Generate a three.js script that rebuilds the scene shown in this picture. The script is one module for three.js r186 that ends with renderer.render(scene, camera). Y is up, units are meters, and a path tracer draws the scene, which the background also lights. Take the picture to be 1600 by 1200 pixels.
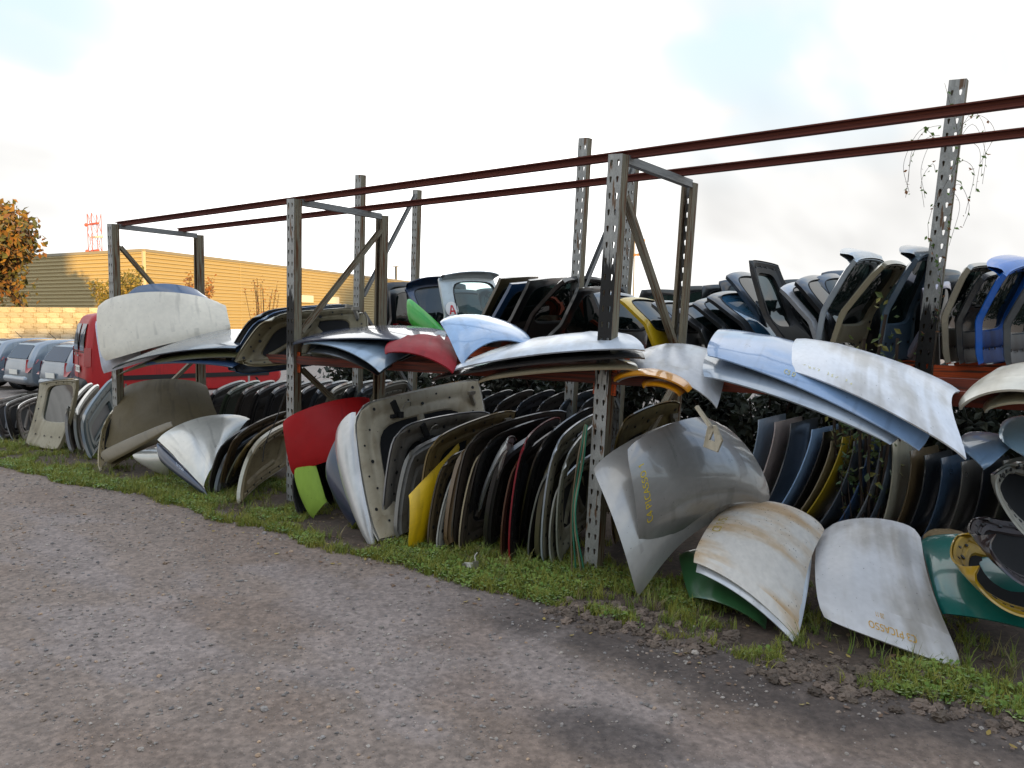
import * as THREE from 'three';
import { mergeGeometries, toCreasedNormals } from 'three/addons/utils/BufferGeometryUtils.js';

// ------------------------------------------------------------------ camera, sky, sun, exposure
const scene = new THREE.Scene();
const camera = new THREE.PerspectiveCamera(51.64, 4 / 3, 0.1, 600);
camera.position.set(2.7181, 1.6728, 4.4244);
{
  const yaw = 0.6528, pitch = -0.0813, roll = 0.0074;
  camera.rotation.order = 'YXZ';
  camera.rotation.set(pitch, yaw, roll);
}
const renderer = new THREE.WebGLRenderer({ antialias: true });
renderer.toneMapping = THREE.LinearToneMapping;
renderer.toneMappingExposure = 2.08;
renderer.shadowMap.enabled = true;

const SUN = new THREE.Vector3(0.842, 0.125, 0.538).normalize();
const sun = new THREE.DirectionalLight(new THREE.Color(1.0, 0.62, 0.2), 4.3);
sun.position.copy(SUN).multiplyScalar(120);
sun.castShadow = true;
sun.shadow.radius = 1.6;
sun.shadow.camera.left = -90; sun.shadow.camera.right = 90; sun.shadow.camera.top = 60; sun.shadow.camera.bottom = -60;
sun.shadow.camera.far = 300; sun.shadow.mapSize.set(4096, 4096);
scene.add(sun);

// seeded noise
let seed = 12345;
const rnd = () => { seed = (seed * 1664525 + 1013904223) >>> 0; return seed / 4294967296; };
const rr = (a, b) => a + (b - a) * rnd();
const hash = (x, y, z = 0) => { let h = (x * 374761393 + y * 668265263 + z * 2147483647) | 0; h = Math.imul(h ^ (h >>> 13), 1274126177); return ((h ^ (h >>> 16)) >>> 0) / 4294967296; };
const sm = t => t * t * (3 - 2 * t);
function vnoise(x, y, p = 0, k = 0) {           // value noise, period p cells (0: none)
  const xi = Math.floor(x), yi = Math.floor(y), fx = sm(x - xi), fy = sm(y - yi);
  const w = (a) => p ? ((a % p) + p) % p : a;
  const a = hash(w(xi), w(yi), k), b = hash(w(xi + 1), w(yi), k), c = hash(w(xi), w(yi + 1), k), d = hash(w(xi + 1), w(yi + 1), k);
  return (a + (b - a) * fx) * (1 - fy) + (c + (d - c) * fx) * fy;
}
const fbm = (x, y, n = 4, k = 0) => { let s = 0, a = .5, f = 1, t = 0; for (let i = 0; i < n; i++) { s += a * vnoise(x * f, y * f, 0, k + i); t += a; a *= .5; f *= 2.03; } return s / t; };
const fbmT = (x, y, p, n = 4, k = 0) => { let s = 0, a = .5, f = 1, t = 0; for (let i = 0; i < n; i++) { s += a * vnoise(x * f, y * f, p * f, k + i); t += a; a *= .5; f *= 2; } return s / t; };
const clamp = (x, a = 0, b = 1) => Math.min(b, Math.max(a, x));
const sst = (a, b, x) => sm(clamp((x - a) / (b - a)));
const lerp = (a, b, t) => a + (b - a) * t;

// sky: bright evening haze low down, thin cloud sheets, blue overhead
{
  const W = 1024, Hh = 512, d = new Float32Array(W * Hh * 4);
  for (let j = 0; j < Hh; j++) for (let i = 0; i < W; i++) {
    const th = (j + .5) / Hh * Math.PI - Math.PI / 2, ph = ((i + .5) / W - .5) * 2 * Math.PI;
    const x = Math.cos(th) * Math.cos(ph), y = Math.sin(th), z = Math.cos(th) * Math.sin(ph);
    const q = 1 / (Math.max(y, 0) + .22);
    const n = fbm(x * q * 2.3 + 9, z * q * 2.3 + 4, 5, 3), n2 = fbm(x * q * 5.5 + 1, z * q * 1.6 + 7, 5, 11);
    const ey = Math.max(y, 0);
    const hl = Math.hypot(x, z) + 1e-6, glow = (x * -.713 + z * -.701) / hl;   // thin cloud is brightest over the far end of the yard
    const lit = sst(.925, .995, glow), n3 = n * .55 + n2 * .45;
    const cloud = clamp(sst(.44, .62, n3) * .9 + (1 - sst(.12, .33, ey)) + .75 * lit * (1 - sst(.35, .6, ey)));
    const up = sst(.3, .85, ey);
    const blue = [lerp(.39, .31, up), lerp(.47, .45, up), lerp(.52, .70, up)];
    const hz = 1 - sst(.34, .75, ey), g = .98 + .5 * (n2 - .5) * (1 - .6 * lit * hz);
    const hw = lerp(.5, 1.25, lit);
    const white = [lerp(.84, hw, hz) * g, lerp(.83, hw * .99, hz) * g, lerp(.80, hw * .97, hz) * g];
    const k = (j * W + i) * 4;
    for (let c = 0; c < 3; c++) d[k + c] = y < -.02 ? [.24, .22, .21][c] : lerp(blue[c], white[c], cloud) * 1.0;
    d[k + 3] = 1;
  }
  const sky = new THREE.DataTexture(d, W, Hh, THREE.RGBAFormat, THREE.FloatType);
  sky.mapping = THREE.EquirectangularReflectionMapping; sky.magFilter = sky.minFilter = THREE.LinearFilter; sky.needsUpdate = true;
  scene.background = sky; scene.environment = sky;
}

// ------------------------------------------------------------------ helpers
const V = (x, y, z) => new THREE.Vector3(x, y, z);
const taken = {};
const numbered = n => { const k = taken[n] = (taken[n] ?? -1) + 1; return k ? n + '_' + String(k).padStart(3, '0') : n; };
function tag(o, label, category, group, kind) { o.userData = {}; if (label) o.userData.label = label; if (category) o.userData.category = category; if (group) o.userData.group = group; if (kind) o.userData.kind = kind; return o; }
function thing(name, label, category, p = [0, 0, 0], ry = 0, group) { const g = new THREE.Group(); g.name = numbered(name); g.position.set(...p); g.rotation.y = ry; tag(g, label, category, group, 'thing'); scene.add(g); return g; }
function mesh(name, geo, mat, parent) { const m = new THREE.Mesh(geo, mat); m.name = parent === scene ? numbered(name) : name; m.castShadow = m.receiveShadow = true; parent.add(m); return m; }
function structure(name, geo, mat) { const m = mesh(name, geo, mat, scene); m.userData = { kind: 'structure' }; return m; }
const noUv = g => { if (!g.attributes.uv) g.setAttribute('uv', new THREE.BufferAttribute(new Float32Array(g.attributes.position.count * 2), 2)); return g; };
const merge = list => mergeGeometries(list.map(g => { g = g.index ? g.toNonIndexed() : g; noUv(g); for (const k of Object.keys(g.attributes)) if (!['position', 'normal', 'uv'].includes(k)) g.deleteAttribute(k); return g; }));
function bx(w, h, d, x = 0, y = 0, z = 0, rx = 0, ry = 0, rz = 0) { const g = new THREE.BoxGeometry(w, h, d); if (rx) g.rotateX(rx); if (rz) g.rotateZ(rz); if (ry) g.rotateY(ry); g.translate(x, y, z); return g; }
function bar(a, b, w, h, up = V(0, 1, 0)) {       // square bar from a to b
  const d = b.clone().sub(a), L = d.length(); d.normalize();
  const s = up.clone().cross(d).normalize(); const u = d.clone().cross(s);
  const g = new THREE.BoxGeometry(w, h, L); g.applyMatrix4(new THREE.Matrix4().makeBasis(s, u, d)); g.translate((a.x + b.x) / 2, (a.y + b.y) / 2, (a.z + b.z) / 2); return g;
}
function channel(a, b, w, h, t, up = V(0, 1, 0)) { // open C section from a to b
  const d = b.clone().sub(a).normalize(), s = up.clone().cross(d).normalize(), u = d.clone().cross(s);
  const o = (v, k) => v.clone().addScaledVector(u, k), p = (v, k) => v.clone().addScaledVector(s, k);
  return merge([bar(o(a, h / 2), o(b, h / 2), w, t, up), bar(o(a, -h / 2), o(b, -h / 2), w, t, up), bar(p(a, -w / 2 + t / 2), p(b, -w / 2 + t / 2), t, h - t * 1.02, up)]);
}
function tube(pts, r, seg = 24, rad = 6) { return new THREE.TubeGeometry(new THREE.CatmullRomCurve3(pts), seg, r, rad, false); }
function gridGeo(nu, nv, f, uvf) {                // f(u,v) -> Vector3
  const pos = [], uv = [], idx = [];
  for (let j = 0; j <= nv; j++) for (let i = 0; i <= nu; i++) { const p = f(i / nu, j / nv); pos.push(p.x, p.y, p.z); const q = uvf ? uvf(i / nu, j / nv) : [i / nu, j / nv]; uv.push(q[0], q[1]); }
  for (let j = 0; j < nv; j++) for (let i = 0; i < nu; i++) { const a = j * (nu + 1) + i; idx.push(a, a + 1, a + nu + 2, a, a + nu + 2, a + nu + 1); }
  const g = new THREE.BufferGeometry(); g.setAttribute('position', new THREE.Float32BufferAttribute(pos, 3)); g.setAttribute('uv', new THREE.Float32BufferAttribute(uv, 2)); g.setIndex(idx); g.computeVertexNormals(); return g;
}
function tex(n, f, srgb = true, rep = 0) {        // square data texture, f(x,y in 0..1) -> [r,g,b] 0..1
  const d = new Uint8Array(n * n * 4);
  for (let j = 0; j < n; j++) for (let i = 0; i < n; i++) { const c = f(i / n, j / n), k = (j * n + i) * 4; d[k] = clamp(c[0]) * 255; d[k + 1] = clamp(c[1]) * 255; d[k + 2] = clamp(c[2]) * 255; d[k + 3] = 255; }
  const t = new THREE.DataTexture(d, n, n); t.magFilter = THREE.LinearFilter; t.minFilter = THREE.LinearMipmapLinearFilter; t.generateMipmaps = true; t.wrapS = t.wrapT = THREE.RepeatWrapping; if (srgb) t.colorSpace = THREE.SRGBColorSpace; if (rep) t.repeat.set(rep, rep); t.needsUpdate = true; return t;
}
const grey = v => [v, v, v];

// ------------------------------------------------------------------ materials
// worn car paint: dust film, water spots, scratches (map multiplies the paint colour)
const wearTex = tex(512, (x, y) => {
  const b = fbmT(x * 4, y * 4, 4, 5, 21), f = fbmT(x * 48, y * 48, 48, 2, 31), st = fbmT(x * 24, y * 3, 24, 3, 41);
  const spot = hash(Math.floor(x * 420), Math.floor(y * 420), 5) > .9992 ? .6 : 1;
  const v = (.86 + .14 * b - .1 * sst(.6, .8, st) + .05 * (f - .5)) * spot; return [v, v * .992, v * .975];
});
const dustyTex = tex(512, (x, y) => {
  const b = fbmT(x * 5, y * 5, 5, 5, 51), f = fbmT(x * 60, y * 60, 60, 2, 61), st = fbmT(x * 30, y * 3, 30, 3, 71);
  const spot = hash(Math.floor(x * 400), Math.floor(y * 400), 9) > .9988 ? .6 : 1;
  const t = sst(.42, .75, b * .7 + st * .3); const v = (.96 - .2 * t + .07 * (f - .5)) * spot; return [v, v * (1 - .03 * t), v * (1 - .08 * t)];
});
const rustTex = tex(512, (x, y) => {
  const b = fbmT(x * 3, y * 3, 3, 5, 81), f = fbmT(x * 70, y * 70, 70, 2, 91), st = fbmT(x * 5, y * 22, 5, 4, 95);
  const t = sst(.4, .72, b * .55 + st * .45); const chip = hash(Math.floor(x * 330), Math.floor(y * 330), 15) > .994 && b > .47 ? .5 : 1;
  const v = (.97 + .08 * (f - .5)) * chip; return [v * (1 - .12 * t), v * (1 - .26 * t), v * (1 - .44 * t)];
});
const roughTex = tex(256, (x, y) => grey(.55 + .5 * fbmT(x * 6, y * 6, 6, 5, 131)), false);
const paints = {};
function paint(col, finish = 'gloss') {
  const key = col + finish; if (paints[key]) return paints[key];
  const c = new THREE.Color(col), hsl = {}; c.getHSL(hsl);
  const metallic = finish === 'gloss' && hsl.s < .35 && hsl.l > .22 && hsl.l < .75;
  const m = new THREE.MeshPhysicalMaterial({ color: c, map: finish === 'rusty' ? rustTex : finish === 'dusty' ? dustyTex : wearTex, metalness: metallic ? .35 : 0, roughness: { gloss: .42, satin: .6, dusty: .5, rusty: .72, matte: .85 }[finish], roughnessMap: roughTex,
    clearcoat: { gloss: .9, satin: .25, dusty: .5, rusty: .15, matte: .04 }[finish], clearcoatRoughness: { gloss: .07, satin: .4, dusty: .22, rusty: .5, matte: .6 }[finish], specularIntensity: finish === 'matte' ? .45 : 1 });
  return paints[key] = m;
}
const inners = {};
const inner = col => inners[col] ??= new THREE.MeshStandardMaterial({ color: col, map: dustyTex, roughness: .55, metalness: .1 });
const M = {
  pad: new THREE.MeshStandardMaterial({ color: '#0c0c0d', roughness: .95 }),
  rubber: new THREE.MeshStandardMaterial({ color: '#0e0e0f', roughness: .7 }),
  dark: new THREE.MeshStandardMaterial({ color: '#141313', roughness: .6 }),
  trim: new THREE.MeshStandardMaterial({ color: '#24211e', map: dustyTex, roughness: .6 }),
  zinc: new THREE.MeshStandardMaterial({ color: '#9a958a', roughness: .42, metalness: .7 }),
  chrome: new THREE.MeshStandardMaterial({ color: '#c9c9c9', roughness: .2, metalness: 1 }),
  glass: new THREE.MeshPhysicalMaterial({ color: '#1b2726', roughness: .03, metalness: 0, transmission: .5, thickness: 0, ior: 1.5, specularIntensity: 1 }),
  clear: new THREE.MeshPhysicalMaterial({ color: '#b9d2d0', roughness: .03, transmission: .95, thickness: 0, ior: 1.5 }),
  carGlass: new THREE.MeshPhysicalMaterial({ color: '#123450', roughness: .08, specularIntensity: .5 }),
  redLamp: new THREE.MeshPhysicalMaterial({ color: '#9c0712', roughness: .2, clearcoat: 1, clearcoatRoughness: .05 }),
  white: new THREE.MeshStandardMaterial({ color: '#dcdcd6', roughness: .5 }),
};
// ------------------------------------------------------------------ ground
const edgeZ = x => .72 + .28 * (fbm(x * .8 + 3, 1.5, 3, 7) - .5) * 2 + (x < -4 ? .25 * sst(-4, -7, x) : 0) - .12 * sst(.3, 1.6, x);   // where the gravel ends
const gravelTex = tex(1024, (x, y) => {
  const a = fbmT(x * 96, y * 96, 96, 2, 201), b = fbmT(x * 12, y * 12, 12, 4, 211), c = hash(Math.floor(x * 512), Math.floor(y * 512), 13);
  let v = .66 + .24 * (a - .5) + .12 * (b - .5); if (c > .985) v += .12; if (c < .03) v -= .1; return [v * 1.03, v * .985, v * .965];
});
const gravelBump = tex(1024, (x, y) => { const a = fbmT(x * 128, y * 128, 128, 3, 221), c = hash(Math.floor(x * 400), Math.floor(y * 400), 23); return grey(.35 + .4 * (a - .5) + (c > .94 ? .35 : 0)); }, false);
const groundMat = new THREE.MeshStandardMaterial({ map: gravelTex, bumpMap: gravelBump, bumpScale: .006, roughness: .95, vertexColors: true });
const GX0 = -14, GX1 = 6, GZ0 = -5, GZ1 = 5.5;
const fall = x => -.42 * sst(-10, -19, x);          // the yard drops away toward the parked cars
function groundHeight(x, z) {
  const e = edgeZ(x), s = sst(e + .1, e - .25, z);
  let h = .02 * (fbm(x * 1.1, z * 1.1, 3, 5) - .5) * (1 - s) + s * (.012 + .03 * (fbm(x * 3, z * 3, 3, 6) - .5));
  const mud = sst(.3, .9, x) * sst(.55, .2, Math.abs(z - e - .12)); h += mud * .05 * (fbm(x * 5, z * 5, 3, 8) - .35);
  const f = sst(0, .8, Math.min(x - GX0, GX1 - x, z - GZ0, GZ1 - z)); return h * f + fall(x);
}
{
  const nx = 320, nz = 170, cols = [];
  const g = gridGeo(nx, nz, (u, v) => { const x = lerp(GX0, GX1, u), z = lerp(GZ1, GZ0, v); return V(x, groundHeight(x, z), z); }, (u, v) => [lerp(GX0, GX1, u) / 2.2, lerp(GZ1, GZ0, v) / 2.2]);
  const p = g.attributes.position;
  for (let i = 0; i < p.count; i++) {
    const x = p.getX(i), z = p.getZ(i), e = edgeZ(x) + .22 * (fbm(x * 6, z * 6, 3, 15) - .5);
    const soil = sst(e + .06, e - .12, z);
    const pale = sst(.53, .6, fbm(x * .7 + 5, z * 1.9, 5, 25)), brown = sst(.5, .66, fbm(x * 1.3, z * 1.6 + 8, 4, 35));
    // tracked-in mud beside the verge on the right, and one damp oil patch
    const mud = sst(-.7, .4, x) * sst(.42, .14, Math.abs(z - e - .24)) * sst(.3, .55, fbm(x * 2.6, z * 2.6, 3, 45) + .22);
    const oil = sst(.42, .12, Math.hypot((x - 1.15) * .9, (z - 1.75) * 1.7) + .35 * (fbm(x * 3, z * 3, 3, 55) - .5));
    let c = [.325, .276, .232]; const mixc = (k, t) => { c = c.map((a, n) => lerp(a, k[n], t)); };
    mixc([.385, .362, .355], pale * .42); mixc([.27, .205, .155], brown * .45); mixc([.10, .085, .075], mud * .9); mixc([.11, .1, .095], oil * .75); mixc([.095, .07, .048], soil * .95);
    cols.push(c[0] * 1.5, c[1] * 1.5, c[2] * 1.5);
  }
  g.setAttribute('color', new THREE.Float32BufferAttribute(cols, 3));
  structure('yard_ground', g, groundMat);
  // the rest of the terrain, one sheet with a hole-free overlap 6 mm lower
  const t = gridGeo(400, 40, (u, v) => V(lerp(-260, 140, u), -.03 + fall(lerp(-260, 140, u)), lerp(140, -260, v)), (u, v) => [lerp(-260, 140, u) / 2.2, lerp(140, -260, v) / 2.2]);
  const tc = []; for (let i = 0; i < t.attributes.position.count; i++) { tc.push(.56, .52, .47); } t.setAttribute('color', new THREE.Float32BufferAttribute(tc, 3));
  structure('ground', t, groundMat);
}

// ------------------------------------------------------------------ the racks
const LEANX = .0701, LEANZ = .0323;
const galv = tex(256, (x, y) => { const a = fbmT(x * 20, y * 20, 20, 3, 301), b = fbmT(x * 5, y * 5, 5, 4, 311); const v = .5 + .16 * (a - .5) + .16 * (b - .5); return [v * 1.0, v * 1.0, v * .98]; });
const postTex = black => { // galvanised steel with an old black paint smear between two heights
  const cv = document.createElement('canvas'); cv.width = 64; cv.height = 1024; const g = cv.getContext('2d'), im = g.createImageData(64, 1024);
  for (let j = 0; j < 1024; j++) for (let i = 0; i < 64; i++) {
    const y = (1 - j / 1024) * 3.4, a = fbm(i * .4, j * .4, 3, 321), b = fbm(i * .06, j * .05, 4, 331), rag = .16 * (fbm(i * .12, j * .02, 3, 341) - .5) * 2 + .1 * (hash(i, 3, 9) - .5);
    let c = [.66, .66, .64].map(k => k * (.82 + .24 * a + .2 * (b - .5)));
    const rust = .8 * sst(.68, .78, fbm(i * .09 + 7, j * .03, 4, 351)); c = [lerp(c[0], .36, rust), lerp(c[1], .23, rust), lerp(c[2], .13, rust)];
    const k = sst(black[0] - .03, black[0] + .03, y + rag) * sst(black[1] + .03, black[1] - .03, y + rag); c = c.map(v => lerp(v, .055 + .03 * a, k * .95));
    const q = (j * 64 + i) * 4; im.data[q] = c[0] * 255; im.data[q + 1] = c[1] * 255; im.data[q + 2] = c[2] * 255; im.data[q + 3] = 255;
  }
  g.putImageData(im, 0, 0); const t = new THREE.CanvasTexture(cv); t.colorSpace = THREE.SRGBColorSpace; return t;
};
const rustySteel = tex(256, (x, y) => { const a = fbmT(x * 10, y * 10, 10, 4, 361), b = fbmT(x * 40, y * 40, 40, 2, 371), t = sst(.56, .68, a); const v = .85 + .3 * (b - .5); return [lerp(.60, .46, t) * v, lerp(.57, .29, t) * v, lerp(.48, .16, t) * v]; });
const railTex = tex(256, (x, y) => { const a = fbmT(x * 8, y * 8, 8, 4, 381), b = fbmT(x * 50, y * 50, 50, 2, 391), t = sst(.4, .7, a); const v = .8 + .4 * (b - .5); return [lerp(.40, .50, t) * v, lerp(.15, .24, t) * v, lerp(.11, .15, t) * v]; });
const MR = {
  side: new THREE.MeshStandardMaterial({ map: rustySteel, roughness: .75, metalness: .25 }),
  galv: new THREE.MeshStandardMaterial({ map: galv, roughness: .55, metalness: .35 }),
  rail: new THREE.MeshStandardMaterial({ map: railTex, roughness: .85 }),
  orange: new THREE.MeshStandardMaterial({ map: tex(128, (x, y) => { const a = fbmT(x * 12, y * 12, 12, 4, 401), t = sst(.55, .7, a); return [lerp(.78, .34, t), lerp(.30, .19, t), lerp(.04, .09, t)]; }), roughness: .6 }),
  shelf: new THREE.MeshStandardMaterial({ map: tex(128, (x, y) => { const a = fbmT(x * 9, y * 9, 9, 4, 411), t = sst(.4, .65, a); return [lerp(.44, .26, t), lerp(.17, .12, t), lerp(.08, .08, t)]; }), roughness: .75 }),
};
function keyPlate(w, H, t) {                       // plate with two columns of keyhole slots, pitch 0.1 m
  const s = new THREE.Shape([new THREE.Vector2(-w / 2, 0), new THREE.Vector2(w / 2, 0), new THREE.Vector2(w / 2, H), new THREE.Vector2(-w / 2, H)]);
  for (let y = .05; y < H - .02; y += .1) for (const x of [-w * .24, w * .24]) {
    const p = new THREE.Path(); const R = .0095, r = .005, n = 7;
    for (let i = 0; i <= n; i++) { const a = -.55 + (Math.PI + 1.1) * i / n; p[i ? 'lineTo' : 'moveTo'](x + R * Math.cos(a), y + .008 + R * Math.sin(a)); }
    p.lineTo(x - r, y - .019); p.lineTo(x, y - .023); p.lineTo(x + r, y - .019); p.closePath(); s.holes.push(p);
  }
  const g = new THREE.ExtrudeGeometry(s, { depth: t, bevelEnabled: false, steps: 1 }); g.translate(0, 0, -t);
  const uv = g.attributes.uv, P = g.attributes.position; for (let i = 0; i < uv.count; i++) uv.setXY(i, P.getX(i) / w + .5, P.getY(i) / 3.4); return g;
}
function lean(o) { o.rotation.set(LEANZ, 0, -LEANX); return o; }
function upright(parent, x, z, H, black, w = .1, face = 1) {   // open steel section, perforated face toward +z (face 1) or -z
  const g = new THREE.Group(); g.name = 'upright'; g.position.set(x, 0, z); lean(g); parent.add(g);
  const d = .085, t = .003;
  const fm = new THREE.MeshStandardMaterial({ map: postTex(black), roughness: .5, metalness: .3 });
  const fg = keyPlate(w, H, t); if (face < 0) { fg.rotateY(Math.PI); fg.translate(0, 0, -d); } const f = mesh('perforated_face', fg, fm, g); 
  const sg = []; for (const s of [-1, 1]) sg.push(bx(t, H, d - t, s * (w / 2 - t / 2), H / 2, face > 0 ? -t - (d - t) / 2 : -(d - t) / 2), bx(.022, H, t, s * (w / 2 - .014), H / 2, face > 0 ? -d + t / 2 : -t / 2));
  mesh('side_flange', merge(sg), MR.side, g);
  mesh('foot_plate', bx(w + .05, .008, d + .05, 0, .004, -d / 2), MR.side, g);
  return g;
}
const at = (x, y, z) => V(x + LEANX * y, y, z + LEANZ * y);
const BL = 3.2, RD = 1.03, HT = 2.7;
{
  const r = thing('pallet_rack', 'front rack of perforated grey uprights carrying flat hoods on one shelf', 'rack', [0, 0, 0]);
  [[0, [1.34, 2.05]], [-BL, [1.36, 1.86]], [-2 * BL, [5, 6]]].forEach(([x, b], i) => {
    upright(r, x, 0, HT, b); upright(r, x, -RD, HT - .03, [5, 6], .09, -1);
    mesh('cross_bar', channel(at(x + .02, HT - .03, -.09), at(x + .02, HT - .05, -RD - .0), .045, .05, .003), MR.galv, r);
    const f2b = i === 1 ? [[1.55, -.1, 2.52, -RD], [1.22, -.1, .45, -RD]] : [[2.45, -.1, 1.42, -RD], [1.2, -RD, .4, -.1]];
    for (const [y0, z0, y1, z1] of f2b) mesh('brace', channel(at(x + .025, y0, z0), at(x + .025, y1, z1), .04, .045, .003, V(1, 0, 0)), MR.side, r);
  });
  for (let k = -2; k < 1; k++) for (const z of [-.045, -RD - .02]) {
    mesh('shelf_beam', bar(at(k * BL + .056, 1.3, z), at((k + 1) * BL - .056, 1.3, z), .045, .075), MR.shelf, r);
    for (const s of [0, 1]) mesh('beam_bracket', bar(at((k + s) * BL + (s ? -.057 : .057), 1.19, z), at((k + s) * BL + (s ? -.057 : .057), 1.37, z), .008, .055, V(1, 0, 0)), MR.orange, r);
  }
  // off-frame end of the bay the near shelf runs into
  upright(r, BL, 0, HT, [1.3, 1.9]); upright(r, BL, -RD, HT - .03, [5, 6], .09, -1);
}
for (const [z, l] of [[-.14, 'front rusty red steel rail lying along the top of the front rack'], [-RD + .16, 'rear rusty red steel rail lying along the top of the front rack']]) {
  const t = thing('steel_rail', l, 'steel rail', [0, 0, 0], 0, null);
  const a = at(-2 * BL - .1, HT + .005, z), b = at(2.1 * BL, HT + .01, z);
  mesh('web', bar(a, b, .008, .036), MR.rail, t);
  for (const s of [-1, 1]) { const o = V(0, s * .021, 0); mesh('flange', bar(a.clone().add(o), b.clone().add(o), .05, .008), MR.rail, t); }
}
{
  const r = thing('pallet_rack', 'taller back rack of perforated uprights holding the row of tailgates', 'rack', [0, 0, 0]);
  const zr = -2.33, Dr = .985;
  const X = [-1.76 - 3.22, -1.76, -1.76 + 3.2];
  X.forEach((x, i) => {
    const H = [3.42, 3.44, 3.44][i];
    upright(r, x, zr, H, [[5, 6], [1.3, 1.95], [.95, 1.75]][i], i === 2 ? .115 : .105); if (i < 2) upright(r, x, zr - Dr, H - .05, [5, 6], .09, 1);
    if (i < 2) mesh('brace', channel(at(x + .02, 1.95, zr - .1), at(x + .02, 3.3, zr - Dr), .04, .045, .003, V(1, 0, 0)), MR.galv, r);
    mesh('brace', channel(at(x + .02, 1.75, zr - .1), at(x + .02, .7, zr - Dr), .04, .045, .003, V(1, 0, 0)), MR.galv, r);
  });
  for (let k = -1; k < 3; k++) for (const z of [zr - .05, zr - Dr - .02]) {
    const xa = X[0] + (k) * 3.21, m = mesh('shelf_beam', bar(at(xa + .07, 1.3, z), at(xa + 3.14, 1.3, z), .045, .1), MR.orange, r);
  }
}

// ------------------------------------------------------------------ corrugated warehouse, block wall
{
  const wt = thing('warehouse', 'long low warehouse clad in corrugated metal sheet beyond the cars', 'warehouse', [0, 0, 0]);
  const clad = tex(256, (x, y) => { const a = fbmT(x * 6, y * 6, 6, 4, 501); const v = .62 + .14 * (a - .5); return [v, v * .985, v * .95]; });
  const wm = new THREE.MeshStandardMaterial({ color: '#b3a276', roughness: .6, metalness: .05 });
  const Hw = 5.35, rows = 24;
  const prof = []; for (let i = 0; i <= rows; i++) { const y = Hw * i / rows, p = Hw / rows; prof.push([y, 0], [y + p * .38, 0], [y + p * .5, .1], [y + p * .88, .1]); }
  function facade(a, b, name) {
    const dx = b[0] - a[0], dz = b[1] - a[1], L = Math.hypot(dx, dz), n = [-dz / L, dx / L];
    const P = prof.filter(q => q[0] <= Hw), g = gridGeo(1, P.length - 1, (u, v) => { const q = P[Math.round(v * (P.length - 1))]; return V(a[0] + dx * u + n[0] * q[1], q[0], a[1] + dz * u + n[1] * q[1]); }, (u, v) => [u * L / 4, v * Hw / 4]);
    const h = g.toNonIndexed(); h.computeVertexNormals(); mesh(name, h, wm, wt);
    mesh('roof_trim', bar(V(a[0] + n[0] * .04, Hw + .06, a[1] + n[1] * .04), V(b[0] + n[0] * .04, Hw + .06, b[1] + n[1] * .04), .2, .16), new THREE.MeshStandardMaterial({ color: '#8d8672', roughness: .5 }), wt);
    for (let i = 1; i < Math.floor(L / 9); i++) mesh('joint_strip', bar(V(a[0] + dx * i * 9 / L + n[0] * .065, 0, a[1] + dz * i * 9 / L + n[1] * .065), V(a[0] + dx * i * 9 / L + n[0] * .065, Hw, a[1] + dz * i * 9 / L + n[1] * .065), .07, .02, V(n[0], 0, n[1])), wm, wt);
    return { dx: dx / L, dz: dz / L, n };
  }
  const C0 = [-41.4, -18.9], CL = [-66, -15.2], CR = [-60, -66];
  facade(CL, C0, 'corrugated_wall'); facade(C0, CR, 'corrugated_wall');
  mesh('corner_trim', bx(.16, Hw, .16, C0[0] + .05, Hw / 2, C0[1] + .04), new THREE.MeshStandardMaterial({ color: '#b9ad90', roughness: .5 }), wt);
  const rg = new THREE.BufferGeometry(); rg.setAttribute('position', new THREE.Float32BufferAttribute([CL[0], Hw, CL[1], C0[0], Hw, C0[1], CR[0], Hw, CR[1], CL[0], Hw, CL[1], CR[0], Hw, CR[1], -86, Hw, -62], 3)); rg.computeVertexNormals(); mesh('roof', noUv(rg), wm, wt);
  const d = [CR[0] - C0[0], CR[1] - C0[1]], L = Math.hypot(...d), n = [-d[1] / L, d[0] / L];
  for (const s of [16.2, 20.4]) { const p = V(C0[0] + d[0] * s / L + n[0] * .1, 3.15, C0[1] + d[1] * s / L + n[1] * .1), q = V(C0[0] + d[0] * (s + 2.2) / L + n[0] * .1, 3.15, C0[1] + d[1] * (s + 2.2) / L + n[1] * .1); const wn = mesh('window', bar(p, q, .08, .55), new THREE.MeshStandardMaterial({ color: '#dcd6c2', roughness: .4 }), wt); mesh('sill', bar(p.clone().add(V(n[0] * .05, -.3, n[1] * .05)), q.clone().add(V(n[0] * .05, -.3, n[1] * .05)), .14, .05), wm, wn); }
  const vp = V(C0[0] + d[0] * 36 / L - .8, Hw, C0[1] + d[1] * 36 / L); mesh('roof_vent', merge([bx(.1, 1.6, .1, vp.x, Hw + .8, vp.z), bx(.1, 1.6, .1, vp.x - .5, Hw + .8, vp.z - .3), bx(.9, .08, .2, vp.x - .25, Hw + 1.55, vp.z - .15)]), MR.galv, wt);
}
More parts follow.
